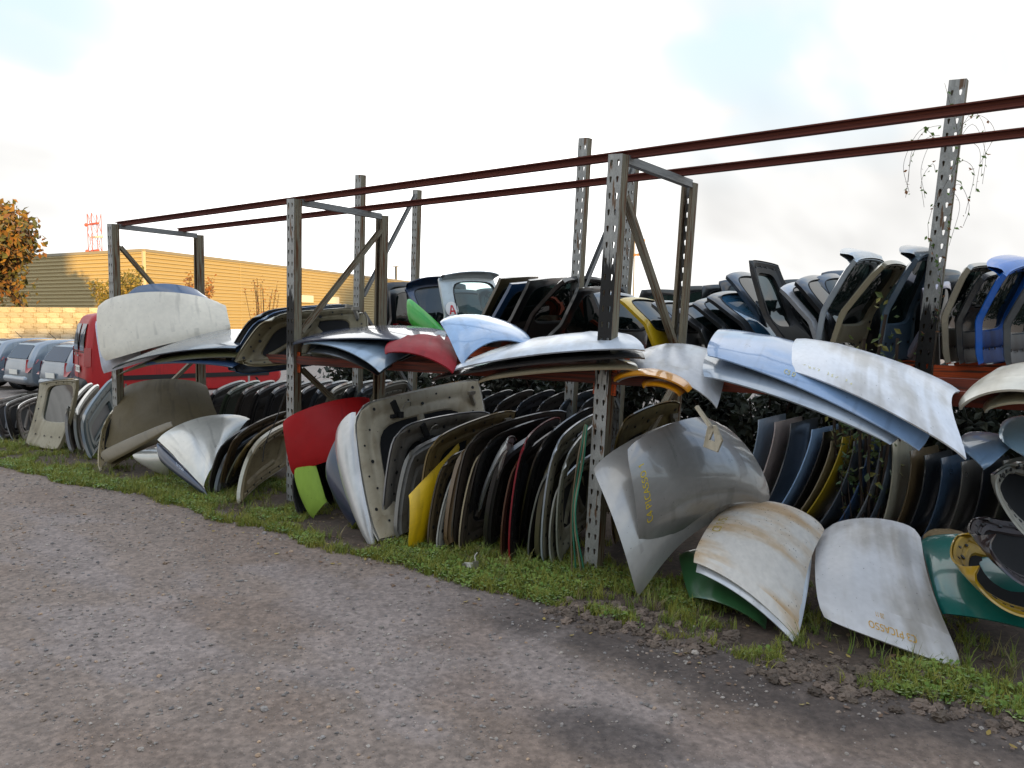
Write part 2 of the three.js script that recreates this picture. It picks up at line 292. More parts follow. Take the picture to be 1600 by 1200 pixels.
{ // block wall behind the parked cars: each block its own piece
  const w = thing('block_wall', 'sunlit wall of large beige concrete blocks behind the silver cars', 'wall', [0, 0, 0]);
  const a = V(-36, 0, -4.1), b = V(-26.9, 0, -10.8), d = b.clone().sub(a), L = d.length(); d.normalize(); const ang = Math.atan2(-d.z, d.x);
  const bm = [0, 1, 2, 3].map(i => new THREE.MeshStandardMaterial({ map: dustyTex, color: ['#b9b3a0', '#aaa391', '#c2bcaa', '#b3ab97'][i], roughness: .92 }));
  const core = bx(L, 1.9, .16, 0, .95, 0); core.rotateY(ang); core.translate((a.x + b.x) / 2, 0, (a.z + b.z) / 2); mesh('mortar_core', core, new THREE.MeshStandardMaterial({ color: '#9a8f78', roughness: .95 }), w);
  const bl = .5, bh = .2, n = Math.floor(L / bl), geo = new THREE.BoxGeometry(bl - .014, bh - .014, .2);
  for (let j = 0; j < 10; j++) for (let i = 0; i < n; i++) {
    const s = (i + .5 + (j % 2 ? .25 : 0)) * bl; if (s + bl / 2 > L) continue; if (j < 3 && i < n) { if (j < 2) continue; }
    const m = mesh('block', geo, bm[Math.floor(rnd() * 4)], w); m.position.copy(a).addScaledVector(d, s).setY((j + .5) * bh); m.rotation.y = ang; m.position.x += rr(-.008, .008);
  }
  for (let j = 0; j < 2; j++) mesh('plinth', (() => { const g = bx(L, .19, .2, 0, .1 + j * .2, 0); g.rotateY(ang); g.translate((a.x + b.x) / 2, 0, (a.z + b.z) / 2); return g; })(), bm[1], w);
}
{ // shed across the yard behind the camera: it keeps the evening sun off the racks
  const g = thing('storage_shed', 'long grey storage shed across the yard whose shadow covers the racks', 'shed', [0, 0, 0]);
  const m = new THREE.MeshStandardMaterial({ color: '#8d8f8c', roughness: .8 });
  const c = V(SUN.x, 0, SUN.z).normalize(), p = V(-c.z, 0, c.x), t0 = 22;
  const A = c.clone().multiplyScalar(t0).addScaledVector(p, 9.8), B = c.clone().multiplyScalar(t0).addScaledVector(p, -26);
  mesh('wall', bar(A.clone().setY(3.4), B.clone().setY(3.4), 6, 6.8), m, g); mesh('roof', bar(A.clone().setY(6.95), B.clone().setY(6.95), 7, .3), new THREE.MeshStandardMaterial({ color: '#6d4c40', roughness: .8 }), g);
  for (let i = 0; i < 5; i++) { const s = (i + .5) / 5, q = A.clone().lerp(B, s).addScaledVector(c, -3.02); const w = mesh('roller_door', bx(3.2, 3, .08, 0, 1.5, 0), new THREE.MeshStandardMaterial({ color: '#5f6a70', roughness: .6 }), g); w.position.copy(q); w.rotation.y = Math.atan2(c.x, c.z); }
}

{ // taller block further along the street: its shadow falls on the far end of the warehouse
  const g = thing('apartment_block', 'tall plain apartment block up the street from the yard', 'building', [0, 0, 0]);
  const c = V(SUN.x, 0, SUN.z).normalize(), p = V(-c.z, 0, c.x), A = c.clone().multiplyScalar(26).addScaledVector(p, 10.9), B = c.clone().multiplyScalar(26).addScaledVector(p, 34);
  mesh('wall', bar(A.clone().setY(8), B.clone().setY(8), 9, 16), new THREE.MeshStandardMaterial({ color: '#a79c8c', roughness: .9 }), g);
  mesh('roof', bar(A.clone().setY(16.2), B.clone().setY(16.2), 9.6, .4), new THREE.MeshStandardMaterial({ color: '#6d6a66', roughness: .9 }), g);
  for (let f = 0; f < 5; f++) for (let i = 0; i < 6; i++) { const q = A.clone().lerp(B, (i + .5) / 6).addScaledVector(c, -4.52).setY(2 + f * 3); const w = mesh('window', bx(1.4, 1.5, .08), M.carGlass, g); w.position.copy(q); w.rotation.y = Math.atan2(c.x, c.z); }
}
const PANELS = [
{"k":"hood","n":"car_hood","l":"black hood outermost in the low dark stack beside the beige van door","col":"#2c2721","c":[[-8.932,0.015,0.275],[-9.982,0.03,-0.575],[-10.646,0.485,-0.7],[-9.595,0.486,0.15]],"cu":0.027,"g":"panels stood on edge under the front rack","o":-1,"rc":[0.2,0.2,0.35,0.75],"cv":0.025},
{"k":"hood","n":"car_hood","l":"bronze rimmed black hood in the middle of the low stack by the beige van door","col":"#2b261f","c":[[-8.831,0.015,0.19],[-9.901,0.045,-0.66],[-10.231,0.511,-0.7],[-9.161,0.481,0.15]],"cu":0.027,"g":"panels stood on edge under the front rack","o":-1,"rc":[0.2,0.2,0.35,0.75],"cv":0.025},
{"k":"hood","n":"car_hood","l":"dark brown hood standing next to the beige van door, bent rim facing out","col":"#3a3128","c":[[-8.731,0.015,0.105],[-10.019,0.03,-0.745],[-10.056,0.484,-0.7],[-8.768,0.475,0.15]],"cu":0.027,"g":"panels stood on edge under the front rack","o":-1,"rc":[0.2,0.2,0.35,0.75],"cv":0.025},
{"k":"gate","n":"van_door","l":"beige van rear door with a window, standing at the far end of the rack","col":"#a49b84","c":[[-8.286,0.015,0.216],[-7.494,0.015,0.129],[-7.188,0.92,0.0],[-8.505,0.804,-0.1]],"win":[0.52,0.66,0.36,0.26],"inner":1,"o":-1,"cu":0.02,"cv":0.03,"rnd":0.012,"g":"panels stood on edge under the front rack"},
{"k":"door","n":"scrap_door","l":"bronze door on edge just beside the beige van door","col":"#4a4234","c":[[-7.142,0.015,0.193],[-8.444,0.238,-0.707],[-8.75,0.759,-0.8],[-7.448,0.536,0.1]],"win":[0.5,0.76,0.36,0.16],"g":"panels stood on edge under the front rack","o":-1,"cu":0.02,"cv":0.03,"rnd":0.019},
{"k":"door","n":"scrap_door","l":"olive grey door on edge between the bronze door and the dark green door","col":"#5e5846","c":[[-7.056,0.015,0.121],[-8.389,0.252,-0.779],[-8.562,0.751,-0.8],[-7.229,0.514,0.1]],"win":[0.5,0.76,0.36,0.16],"g":"panels stood on edge under the front rack","o":-1,"cu":0.02,"cv":0.03,"rnd":0.019},
{"k":"door","n":"scrap_door","l":"dark green door with an open window frame beside the large khaki hood","col":"#0d2622","c":[[-6.536,0.015,0.241],[-7.734,0.394,-0.709],[-8.153,0.843,-0.8],[-6.955,0.464,0.15]],"win":[0.5,0.76,0.36,0.16],"g":"panels stood on edge under the front rack","o":-1,"cu":0.02,"cv":0.03,"rnd":0.019},
{"k":"hood","n":"car_hood","l":"pale khaki hood edge showing just behind the large khaki hood","col":"#a8976c","c":[[-5.861,0.015,0.471],[-6.909,0.326,-0.479],[-7.227,0.813,-0.7],[-6.178,0.502,0.25]],"cu":0.023,"o":-1,"g":"hoods propped against the front rack","rc":[0.2,0.2,0.35,0.75],"cv":0.025},
{"k":"hood","n":"car_hood","l":"large khaki hood leaning face out with a folded lip along its lower edge","col":"#5f543c","c":[[-5.773,0.02,0.431],[-4.513,0.48,-0.2],[-5.415,0.944,-0.55],[-6.592,0.836,-0.15]],"cu":0.09,"cv":0.05,"bow":[-0.1,0,0.03,0.0],"rnd":0.027,"finish":"matte","g":"hoods propped against the front rack"},
{"k":"hood","n":"metal_lip","l":"narrow khaki metal lip lying across the foot of the large khaki hood","col":"#6a5d42","c":[[-5.734,0.119,0.42],[-4.742,0.573,0.25],[-4.852,0.63,0.2],[-6.026,0.206,0.38]],"cu":0.0,"cv":0.012,"rnd":0.009,"inner":0,"finish":"satin","g":"hoods propped against the front rack"},
{"k":"hood","n":"car_hood","l":"white hood lying on top of the navy one marked 402","col":"#dcdad2","c":[[-3.934,0.115,0.42],[-4.132,0.355,-0.05],[-4.285,0.67,-0.35],[-4.776,0.484,0.4]],"cu":0.1,"cv":0.04,"bow":[-0.02,-0.05,0.05,0],"rnd":0.013,"g":"hoods propped against the front rack"},
{"k":"hood","n":"car_hood","l":"navy blue hood with pale 402 writing wedged under the white hood","col":"#1d2b45","c":[[-3.836,0.015,0.418],[-3.988,0.119,0.38],[-4.778,0.456,0.38],[-4.557,0.278,0.48]],"cu":0.03,"cv":0.02,"rnd":0.023,"inner":0,"text":[["402/I","#c9cdd6",0.4,0.3,0.35,0.35,1]],"g":"hoods propped against the front rack"},
{"k":"hood","n":"fender","l":"small white fender piece on the grass between the khaki hood and the navy hood","col":"#d9d7d0","c":[[-5.028,0.015,0.14],[-4.895,0.266,0.2],[-5.195,0.32,0.15],[-5.373,0.227,0.36]],"cu":0.03,"cv":0.03,"inner":0,"rnd":0.009,"g":"hoods propped against the front rack"},
{"k":"hood","n":"car_hood","l":"black hood on edge touching the white hood over the navy one","col":"#2b2722","c":[[-3.925,0.015,0.389],[-4.383,0.179,-0.711],[-4.344,0.681,-0.85],[-3.885,0.517,0.25]],"cu":0.032,"g":"panels stood on edge under the front rack","o":-1,"rc":[0.2,0.2,0.35,0.75],"cv":0.025},
{"k":"hood","n":"car_hood","l":"dark bronze hood on edge, second in the stack beside the perforated middle post","col":"#4f3f28","c":[[-3.915,0.015,0.277],[-4.437,0.135,-0.793],[-4.255,0.708,-0.85],[-3.733,0.588,0.22]],"cu":0.032,"g":"panels stood on edge under the front rack","o":-1,"rc":[0.2,0.2,0.35,0.75],"cv":0.025},
{"k":"hood","n":"car_hood","l":"dark hood with a bright beige rim, third in the stack beside the perforated middle post","col":"#8f7a52","c":[[-4.079,0.015,0.084],[-4.738,0.114,-0.966],[-4.213,0.643,-0.85],[-3.555,0.544,0.2]],"cu":0.032,"g":"panels stood on edge under the front rack","o":-1,"rc":[0.2,0.2,0.35,0.75],"cv":0.025},
{"k":"door","n":"scrap_door","l":"beige door inner skin with a white rim, leaning toward the red hood","col":"#c4bda9","c":[[-3.368,0.015,0.454],[-4.063,0.129,-0.596],[-4.149,0.605,-0.8],[-3.454,0.491,0.25]],"cu":0.06,"win":0,"icol":"#978664","g":"panels stood on edge under the front rack","o":-1,"cv":0.03,"rnd":0.019},
{"k":"hood","n":"car_hood","l":"bright red hood propped in front of the perforated middle post","col":"#9a0204","c":[[-2.708,0.367,0.35],[-2.039,0.588,0.0],[-2.408,1.008,-0.25],[-2.893,0.814,0.3]],"cu":0.04,"cv":0.03,"bow":[-0.02,0,0.03,0],"rnd":0.009,"finish":"matte","g":"hoods propped against the front rack"},
{"k":"hood","n":"car_hood","l":"black panel on edge below the red hood","col":"#1a1b1d","c":[[-2.671,0.015,0.326],[-2.862,0.111,-0.274],[-2.956,0.486,-0.3],[-2.765,0.39,0.3]],"cu":0.009,"g":"hoods propped against the front rack","o":-1,"rc":[0.2,0.2,0.35,0.75],"cv":0.025},
{"k":"hood","n":"fender","l":"lime green fender standing on its tip on the grass","col":"#8fae45","c":[[-2.491,0.015,0.317],[-2.33,0.186,0.3],[-2.675,0.643,0.2],[-2.69,0.39,0.35]],"cu":0.015,"cv":0.02,"rnd":0.005,"bow":[0,0.015,0,0.015],"inner":0,"finish":"matte","g":"hoods propped against the front rack"},
{"k":"hood","n":"car_hood","l":"black fender on edge directly behind the lime green one","col":"#121315","c":[[-2.756,0.015,-0.076],[-3.144,0.031,-0.776],[-3.054,0.682,-0.5],[-2.666,0.666,0.2]],"cu":0.013,"g":"hoods propped against the front rack","o":-1,"rc":[0.2,0.2,0.35,0.75],"cv":0.025},
{"k":"hood","n":"car_hood","l":"cream edged panel standing between the black fender and the dark blue hood","col":"#b9b29c","c":[[-2.74,0.015,-0.12],[-3.275,0.03,-0.82],[-2.938,0.631,-0.5],[-2.403,0.659,0.2]],"cu":0.013,"g":"hoods propped against the front rack","o":-1,"rc":[0.2,0.2,0.35,0.75],"cv":0.025},
{"k":"hood","n":"car_hood","l":"dark blue hood on edge tucked behind the silver white fender","col":"#28344d","c":[[-2.038,0.02,0.286],[-1.895,0.138,0.3],[-2.248,0.853,0.1],[-2.296,0.445,0.35]],"cu":0.05,"cv":0.03,"rnd":0.013,"inner":0,"g":"hoods propped against the front rack"},
{"k":"hood","n":"fender","l":"silver white fender standing on its tip against the large open silver hood","col":"#c6c6c6","c":[[-1.658,0.015,0.47],[-1.547,0.02,0.49],[-2.026,0.958,0.26],[-2.227,0.689,0.3]],"cu":0.04,"cv":0.05,"rnd":0.013,"inner":0,"g":"hoods propped against the front rack"},
{"k":"hood","n":"car_hood","l":"large silver hood on edge showing its beige inner frame and black latch","col":"#c3c1ba","c":[[-1.547,0.015,0.489],[-1.3,0.18,-0.761],[-1.762,1.158,-0.95],[-2.009,0.992,0.3]],"cu":0.036,"cv":0.05,"rnd":0.074,"icol":"#b3a890","latch":1,"g":"panels stood on edge under the front rack","o":-1,"rc":[0.2,0.2,0.35,0.75]},
{"k":"hood","n":"car_hood","l":"grey hood on edge with a white rim, next to the large silver one","col":"#9a9a9c","c":[[-1.657,0.015,0.335],[-1.652,0.052,-0.815],[-1.596,0.89,-0.9],[-1.601,0.853,0.25]],"cu":0.032,"rnd":0.062,"icol":"#77726a","latch":1,"g":"panels stood on edge under the front rack","o":-1,"rc":[0.2,0.2,0.35,0.75],"cv":0.025},
{"k":"hood","n":"car_hood","l":"gold khaki hood on edge just behind the yellow one","col":"#80693a","c":[[-1.341,0.015,0.258],[-1.367,0.162,-0.842],[-1.317,0.928,-0.9],[-1.291,0.78,0.2]],"cu":0.032,"rnd":0.062,"icol":"#6f5d38","g":"panels stood on edge under the front rack","o":-1,"rc":[0.2,0.2,0.35,0.75],"cv":0.025},
{"k":"hood","n":"car_hood","l":"bright yellow hood on edge with its broad rim facing out","col":"#e0b800","c":[[-1.228,0.012,0.466],[-1.319,-0.013,0.2],[-1.333,0.733,-0.25],[-1.312,0.403,0.36]],"cu":0.03,"cv":0.03,"bow":[0,0.02,0.03,0.02],"rnd":0.023,"inner":0,"finish":"satin","g":"panels stood on edge under the front rack"},
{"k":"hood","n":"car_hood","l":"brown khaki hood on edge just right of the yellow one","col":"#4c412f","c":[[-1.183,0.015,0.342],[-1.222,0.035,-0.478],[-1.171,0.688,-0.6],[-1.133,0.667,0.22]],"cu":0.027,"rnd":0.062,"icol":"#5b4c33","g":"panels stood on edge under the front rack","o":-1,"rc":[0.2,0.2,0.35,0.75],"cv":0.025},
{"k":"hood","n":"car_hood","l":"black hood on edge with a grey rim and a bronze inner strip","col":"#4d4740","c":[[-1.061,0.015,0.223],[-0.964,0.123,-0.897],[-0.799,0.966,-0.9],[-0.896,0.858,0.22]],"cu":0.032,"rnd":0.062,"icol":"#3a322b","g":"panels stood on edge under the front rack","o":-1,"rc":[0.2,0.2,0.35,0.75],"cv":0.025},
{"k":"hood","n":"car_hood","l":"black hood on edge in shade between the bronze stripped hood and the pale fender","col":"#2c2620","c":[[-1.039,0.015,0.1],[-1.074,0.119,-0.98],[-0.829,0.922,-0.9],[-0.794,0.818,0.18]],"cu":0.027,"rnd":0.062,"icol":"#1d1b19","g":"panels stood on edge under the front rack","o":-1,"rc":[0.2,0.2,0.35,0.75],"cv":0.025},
{"k":"fender_piece","n":"fender","l":"thin pale grey fender on edge standing over a fallen latch","col":"#b9bcbd","c":[[-1.114,0.015,-0.104],[-1.28,0.03,-0.454],[-0.741,0.831,-0.15],[-0.574,0.825,0.2]],"cu":0.03,"g":"panels stood on edge under the front rack","o":-1},
{"k":"fender_piece","n":"fender","l":"slim white fender strip between the pale fender and the red rimmed hood","col":"#c8c8c4","c":[[-0.863,0.015,-0.041],[-0.99,0.03,-0.301],[-0.738,0.791,-0.1],[-0.611,0.79,0.16]],"cu":0.02,"g":"panels stood on edge under the front rack","o":-1},
{"k":"hood","n":"car_hood","l":"black hood on edge with a bright red rim","col":"#8e1222","c":[[-0.513,0.015,0.248],[-0.848,0.101,-0.702],[-0.778,0.924,-0.75],[-0.443,0.838,0.2]],"cu":0.027,"rnd":0.05,"icol":"#1c1516","g":"panels stood on edge under the front rack","o":-1,"rc":[0.2,0.2,0.35,0.75],"cv":0.025},
{"k":"hood","n":"car_hood","l":"black hood on edge just right of the red rimmed one","col":"#33291f","c":[[-0.634,0.015,-0.019],[-0.812,0.194,-1.049],[-0.498,1.027,-0.85],[-0.32,0.848,0.18]],"cu":0.027,"rnd":0.062,"icol":"#1a1918","g":"panels stood on edge under the front rack","o":-1,"rc":[0.2,0.2,0.35,0.75],"cv":0.025},
{"k":"hood","n":"car_hood","l":"silver blue rimmed hood on edge, second from the near post","col":"#c3ccd6","c":[[-0.332,0.015,0.12],[-0.545,0.142,-0.86],[-0.41,0.988,-0.8],[-0.197,0.861,0.18]],"cu":0.027,"rnd":0.062,"icol":"#9a947f","g":"panels stood on edge under the front rack","o":-1,"rc":[0.2,0.2,0.35,0.75],"cv":0.025},
{"k":"hood","n":"car_hood","l":"silver hood with a grey green inner skin beside the near post and the green hose","col":"#b5b6ae","c":[[-0.248,0.015,0.035],[-0.425,0.235,-0.815],[-0.321,0.965,-0.7],[-0.145,0.744,0.15]],"cu":0.027,"rnd":0.062,"icol":"#8c8b78","g":"panels stood on edge under the front rack","o":-1,"rc":[0.2,0.2,0.35,0.75],"cv":0.025},
{"k":"hood","n":"car_hood","l":"khaki inner skinned hood right of the near post, behind the grey hood lettered in yellow","col":"#77663f","c":[[-0.2,0.015,-0.619],[-0.221,0.1,-1.569],[0.155,1.103,-0.95],[0.175,1.018,0.0]],"cu":0.027,"rnd":0.062,"icol":"#75673f","g":"panels stood on edge under the front rack","o":-1,"rc":[0.2,0.2,0.35,0.75],"cv":0.025},
{"k":"door","n":"scrap_door","l":"grey door with an empty window squeezed beside the grey white rimmed hood","col":"#6d6b66","c":[[-1.51,0.015,0.351],[-1.478,0.183,-0.699],[-1.485,0.848,-0.85],[-1.517,0.68,0.2]],"win":[0.5,0.72,0.38,0.2],"g":"panels stood on edge under the front rack","o":-1,"cu":0.02,"cv":0.03,"rnd":0.019},
{"k":"hood","n":"car_hood","l":"thin silver hood squeezed behind the brown khaki one","col":"#a9a9a4","c":[[-1.111,0.015,0.325],[-1.128,0.093,-0.455],[-1.087,0.644,-0.6],[-1.069,0.566,0.18]],"rc":[0.2,0.2,0.2,0.1],"icol":"#8d8a80","g":"panels stood on edge under the front rack","o":-1,"cu":0.023,"cv":0.025},
{"k":"door","n":"scrap_door","l":"bronze door with an empty window next to the bronze stripped hood","col":"#6a5336","c":[[-1.09,0.015,0.267],[-0.937,0.19,-0.693],[-0.873,0.912,-0.8],[-1.026,0.737,0.16]],"win":[0.5,0.72,0.38,0.2],"g":"panels stood on edge under the front rack","o":-1,"cu":0.02,"cv":0.03,"rnd":0.019},
{"k":"hood","n":"car_hood","l":"cream rimmed hood squeezed next to the bronze door","col":"#b3a78a","c":[[-0.986,0.015,0.224],[-0.959,0.132,-0.616],[-0.865,0.819,-0.7],[-0.892,0.702,0.14]],"rc":[0.2,0.2,0.2,0.1],"icol":"#4a4136","g":"panels stood on edge under the front rack","o":-1,"cu":0.023,"cv":0.025},
{"k":"door","n":"scrap_door","l":"black door with an empty window behind the pale grey fender","col":"#24221f","c":[[-0.826,0.015,0.136],[-0.952,0.158,-0.754],[-0.813,0.849,-0.75],[-0.688,0.707,0.14]],"win":[0.5,0.7,0.38,0.22],"g":"panels stood on edge under the front rack","o":-1,"cu":0.02,"cv":0.03,"rnd":0.019},
{"k":"hood","n":"car_hood","l":"rust brown hood squeezed just left of the red rimmed one","col":"#5b3a25","c":[[-0.635,0.015,0.178],[-0.756,0.212,-0.672],[-0.671,0.877,-0.7],[-0.551,0.679,0.15]],"rc":[0.2,0.2,0.2,0.1],"icol":"#3c2d22","g":"panels stood on edge under the front rack","o":-1,"cu":0.023,"cv":0.025},
{"k":"hood","n":"car_hood","l":"dull silver hood squeezed just right of the red rimmed one","col":"#93938e","c":[[-0.472,0.015,0.085],[-0.583,0.266,-0.755],[-0.415,0.889,-0.7],[-0.304,0.638,0.14]],"rc":[0.2,0.2,0.2,0.2],"icol":"#2a2725","g":"panels stood on edge under the front rack","o":-1,"cu":0.023,"cv":0.025},
{"k":"door","n":"scrap_door","l":"olive door with an empty window behind the silver blue rimmed hood","col":"#57523b","c":[[-0.396,0.015,0.098],[-0.5,0.239,-0.752],[-0.402,0.944,-0.75],[-0.297,0.72,0.1]],"win":[0.5,0.7,0.38,0.22],"g":"panels stood on edge under the front rack","o":-1,"cu":0.02,"cv":0.03,"rnd":0.019},
{"k":"hood","n":"car_hood","l":"white rimmed low panel leaning on the silver hood by the green trim strips","col":"#c9c9c4","c":[[-0.281,0.015,0.079],[-0.375,0.171,-0.651],[-0.296,0.728,-0.6],[-0.202,0.572,0.13]],"rc":[0.2,0.2,0.2,0.1],"icol":"#7e7a6a","g":"panels stood on edge under the front rack","o":-1,"cu":0.023,"cv":0.025},
{"k":"door","n":"scrap_door","l":"charcoal door with an empty window in the stack beside the middle post","col":"#33322f","c":[[-3.884,0.015,0.356],[-4.182,0.197,-0.554],[-4.212,0.625,-0.75],[-3.913,0.443,0.16]],"win":[0.5,0.7,0.38,0.22],"g":"panels stood on edge under the front rack","o":-1,"cu":0.02,"cv":0.03,"rnd":0.019},
{"k":"hood","n":"car_hood","l":"silver rimmed hood squeezed into the stack beside the middle post","col":"#98958c","c":[[-3.956,0.015,0.204],[-4.377,0.177,-0.686],[-4.158,0.609,-0.75],[-3.737,0.446,0.14]],"rc":[0.2,0.2,0.2,0.1],"icol":"#4a443a","g":"panels stood on edge under the front rack","o":-1,"cu":0.023,"cv":0.025},
{"k":"hood","n":"car_hood","l":"silver grey hood standing on its corner just behind the one lettered in yellow","col":"#b4b2ae","c":[[0.534,0.012,0.314],[0.944,0.383,-0.62],[0.364,0.978,-0.85],[0.092,0.752,0.16]],"cu":0.1,"cv":0.09,"bow":[-0.16,0,0.03,0.02],"rnd":0.023,"g":"hoods propped against the front rack"},
{"k":"hood","n":"car_hood","l":"grey metallic hood lettered in yellow along its rim, propped beside the near post","col":"#9b9a98","c":[[0.458,0.084,0.16],[1.04,0.513,-0.5],[0.552,1.016,-0.7],[0.371,0.912,0.22]],"cu":0.1,"cv":0.1,"bow":[-0.17,0.02,0.04,0.02],"rnd":0.023,"text":[["C4 PICASSO 1","#d8bd10",0.035,0.34,0.085,0.5,1]],"g":"hoods propped against the front rack"},
{"k":"hood","n":"car_hood","l":"green hood lying under the rust stained white one","col":"#2f5a35","c":[[0.804,0.081,0.22],[1.311,0.049,0.32],[0.988,0.197,-0.4],[0.482,0.154,-0.32]],"cu":0.05,"cv":0.04,"rnd":0.013,"inner":0,"g":"hoods propped against the front rack"},
{"k":"hood","n":"car_hood","l":"thin white hood stacked directly beneath the rust stained white one","col":"#c9cdd2","c":[[0.853,0.257,0.26],[1.48,0.012,0.36],[1.323,0.344,-0.38],[0.777,0.414,-0.46]],"cu":0.065,"cv":0.05,"rnd":0.013,"inner":0,"g":"hoods propped against the front rack"},
{"k":"hood","n":"car_hood","l":"rust stained white hood lying on another, marked C3 near its upper corner","col":"#d8d2c8","c":[[0.831,0.306,0.25],[1.49,0.025,0.34],[1.384,0.449,-0.45],[0.755,0.483,-0.5]],"cu":0.075,"cv":0.04,"bow":[0,-0.05,0.04,0.02],"rnd":0.013,"finish":"rusty","text":[["C3 1/5.","#b9a02c",0.03,0.3,0.14,0.4,1]],"g":"hoods propped against the front rack"},
{"k":"hood","n":"car_hood","l":"white hood lettered in yellow along its lower edge, lying next to the teal hood","col":"#d3d2d2","c":[[1.542,0.128,0.2],[2.227,0.012,0.162],[1.861,0.472,-0.65],[1.305,0.405,-0.6]],"cu":0.06,"cv":0.045,"bow":[0.07,-0.06,0.03,0.03],"rnd":0.023,"finish":"dusty","text":[["C3 PICASSO","#c99a1e",0.34,0.03,0.36,0.075,3],["20 11","#c99a1e",0.38,0.115,0.14,0.05,3]],"g":"hoods propped against the front rack"},
{"k":"hood","n":"car_hood","l":"teal green hood lying flat under the yellow hood","col":"#0b6a63","c":[[2.054,0.184,-0.1],[2.526,0.185,-0.1],[2.498,0.451,-0.85],[1.824,0.399,-0.8]],"cu":0.03,"cv":0.04,"rnd":0.013,"inner":0,"g":"hoods propped against the front rack"},
{"k":"hood","n":"car_hood","l":"yellow hood lying upside down on the teal hood, ribbed rim up","col":"#c29a10","c":[[2.163,0.44,-0.02],[2.556,0.322,0.1],[2.56,0.496,-0.7],[2.058,0.512,-0.62]],"cu":0.08,"cv":0.06,"bow":[0.04,0,0,0.05],"rnd":0.062,"o":-1,"norib":1,"icol":"#b08d18","g":"hoods propped against the front rack"},
{"k":"hood","n":"car_hood","l":"dark burgundy hood lying upside down on the yellow one","col":"#2c1416","c":[[2.224,0.618,0.0],[2.55,0.435,0.1],[2.553,0.679,-0.65],[2.149,0.637,-0.5]],"cu":0.07,"cv":0.05,"bow":[0.03,0,0,0.04],"rnd":0.062,"o":-1,"norib":1,"icol":"#2a1c1c","g":"hoods propped against the front rack"},
{"k":"hood","n":"fender","l":"silver fender lying with its hollow side up above the dark burgundy hood","col":"#a3a49c","c":[[2.27,0.96,0.2],[2.523,0.645,0.25],[2.5,1.018,-0.25],[2.324,0.995,-0.15]],"cu":0.05,"cv":0.04,"rnd":0.025,"o":-1,"norib":1,"icol":"#9c9b92","g":"hoods laid on the front rack shelf"},
{"k":"hood","n":"car_hood","l":"slate blue hood with glossy reflections beyond the tip of the big white hood","col":"#6a86a3","c":[[2.126,1.097,0.15],[2.271,1.022,0.32],[2.36,1.119,-0.1],[2.104,1.1,-0.35]],"cu":0.012,"cv":0.015,"rnd":0.023,"inner":0,"g":"hoods laid on the front rack shelf"},
{"k":"hood","n":"fender","l":"pale blue fender hanging beside the slate blue hood","col":"#8fb0c6","c":[[2.289,1.135,0.1],[2.501,1.021,0.2],[2.487,1.217,-0.3],[2.269,1.184,-0.4]],"cu":0.012,"cv":0.015,"rnd":0.023,"inner":0,"g":"hoods laid on the front rack shelf"},
{"k":"hood","n":"car_hood","l":"cream hood lying flat at the end of the front shelf beyond the big white hood","col":"#cfc9b8","c":[[2.114,1.284,0.22],[2.535,1.354,0.3],[2.484,1.403,-0.7],[2.215,1.357,-0.65]],"cu":0.07,"cv":0.05,"rnd":0.018,"finish":"dusty","g":"hoods laid on the front rack shelf"},
{"k":"hood","n":"car_hood","l":"second cream hood lying directly beneath the flat cream one at the shelf end","col":"#c9c2a6","c":[[2.217,1.277,0.2],[2.536,1.314,0.28],[2.488,1.324,-0.7],[2.247,1.306,-0.65]],"cu":0.04,"cv":0.03,"rnd":0.018,"inner":0,"g":"hoods laid on the front rack shelf"},
{"k":"hood","n":"car_hood","l":"white hood standing upright face out on the shelf in front of the red van","col":"#e4ddcd","c":[[-5.897,1.184,0.36],[-4.897,1.526,-0.55],[-5.176,1.84,-0.66],[-6.22,1.842,0.24]],"cu":0.06,"cv":0.03,"bow":[0,0,0.1,0.02],"rnd":0.027,"finish":"satin","g":"hoods laid on the front rack shelf"},
{"k":"hood","n":"car_hood","l":"lilac white hood edge just behind the upright white hood","col":"#c9c8d2","c":[[-5.97,1.056,0.33],[-5.204,1.428,-0.7],[-5.359,1.799,-0.72],[-6.245,1.632,0.27]],"cu":0.03,"cv":0.02,"bow":[0,0,0.0,0.0],"rnd":0.009,"inner":0,"g":"hoods laid on the front rack shelf"},
{"k":"hood","n":"car_hood","l":"slate blue hood peeping over the top of the upright white hood","col":"#5f7596","c":[[-6.202,1.274,0.0],[-5.434,1.458,-0.8],[-5.86,1.969,-0.85],[-6.07,1.973,0.0]],"cu":0.1,"cv":0.05,"bow":[0,0,0.06,0],"rnd":0.045,"inner":0,"g":"hoods laid on the front rack shelf"},
{"k":"hood","n":"car_hood","l":"dark slate hood lying flat, topmost of the stack beside the upright white hood","col":"#3b4a5c","c":[[-5.704,1.139,0.4],[-3.648,1.412,0.25],[-4.117,1.486,-0.5],[-5.209,1.508,-0.5]],"cu":0.06,"cv":0.02,"rnd":0.027,"g":"hoods laid on the front rack shelf"},
{"k":"hood","n":"car_hood","l":"olive rimmed hood lying flat, second in the stack beside the upright white hood","col":"#5c5a3a","c":[[-5.572,1.066,0.42],[-3.62,1.332,0.27],[-4.05,1.411,-0.45],[-5.194,1.425,-0.45]],"cu":0.06,"cv":0.02,"rnd":0.027,"inner":0,"g":"hoods laid on the front rack shelf"},
{"k":"hood","n":"car_hood","l":"dark blue hood lying flat, third in the stack beside the upright white hood","col":"#2c4466","c":[[-5.08,1.191,0.4],[-3.607,1.241,0.3],[-4.035,1.329,-0.4],[-5.154,1.337,-0.4]],"cu":0.04,"cv":0.02,"rnd":0.027,"inner":0,"g":"hoods laid on the front rack shelf"},
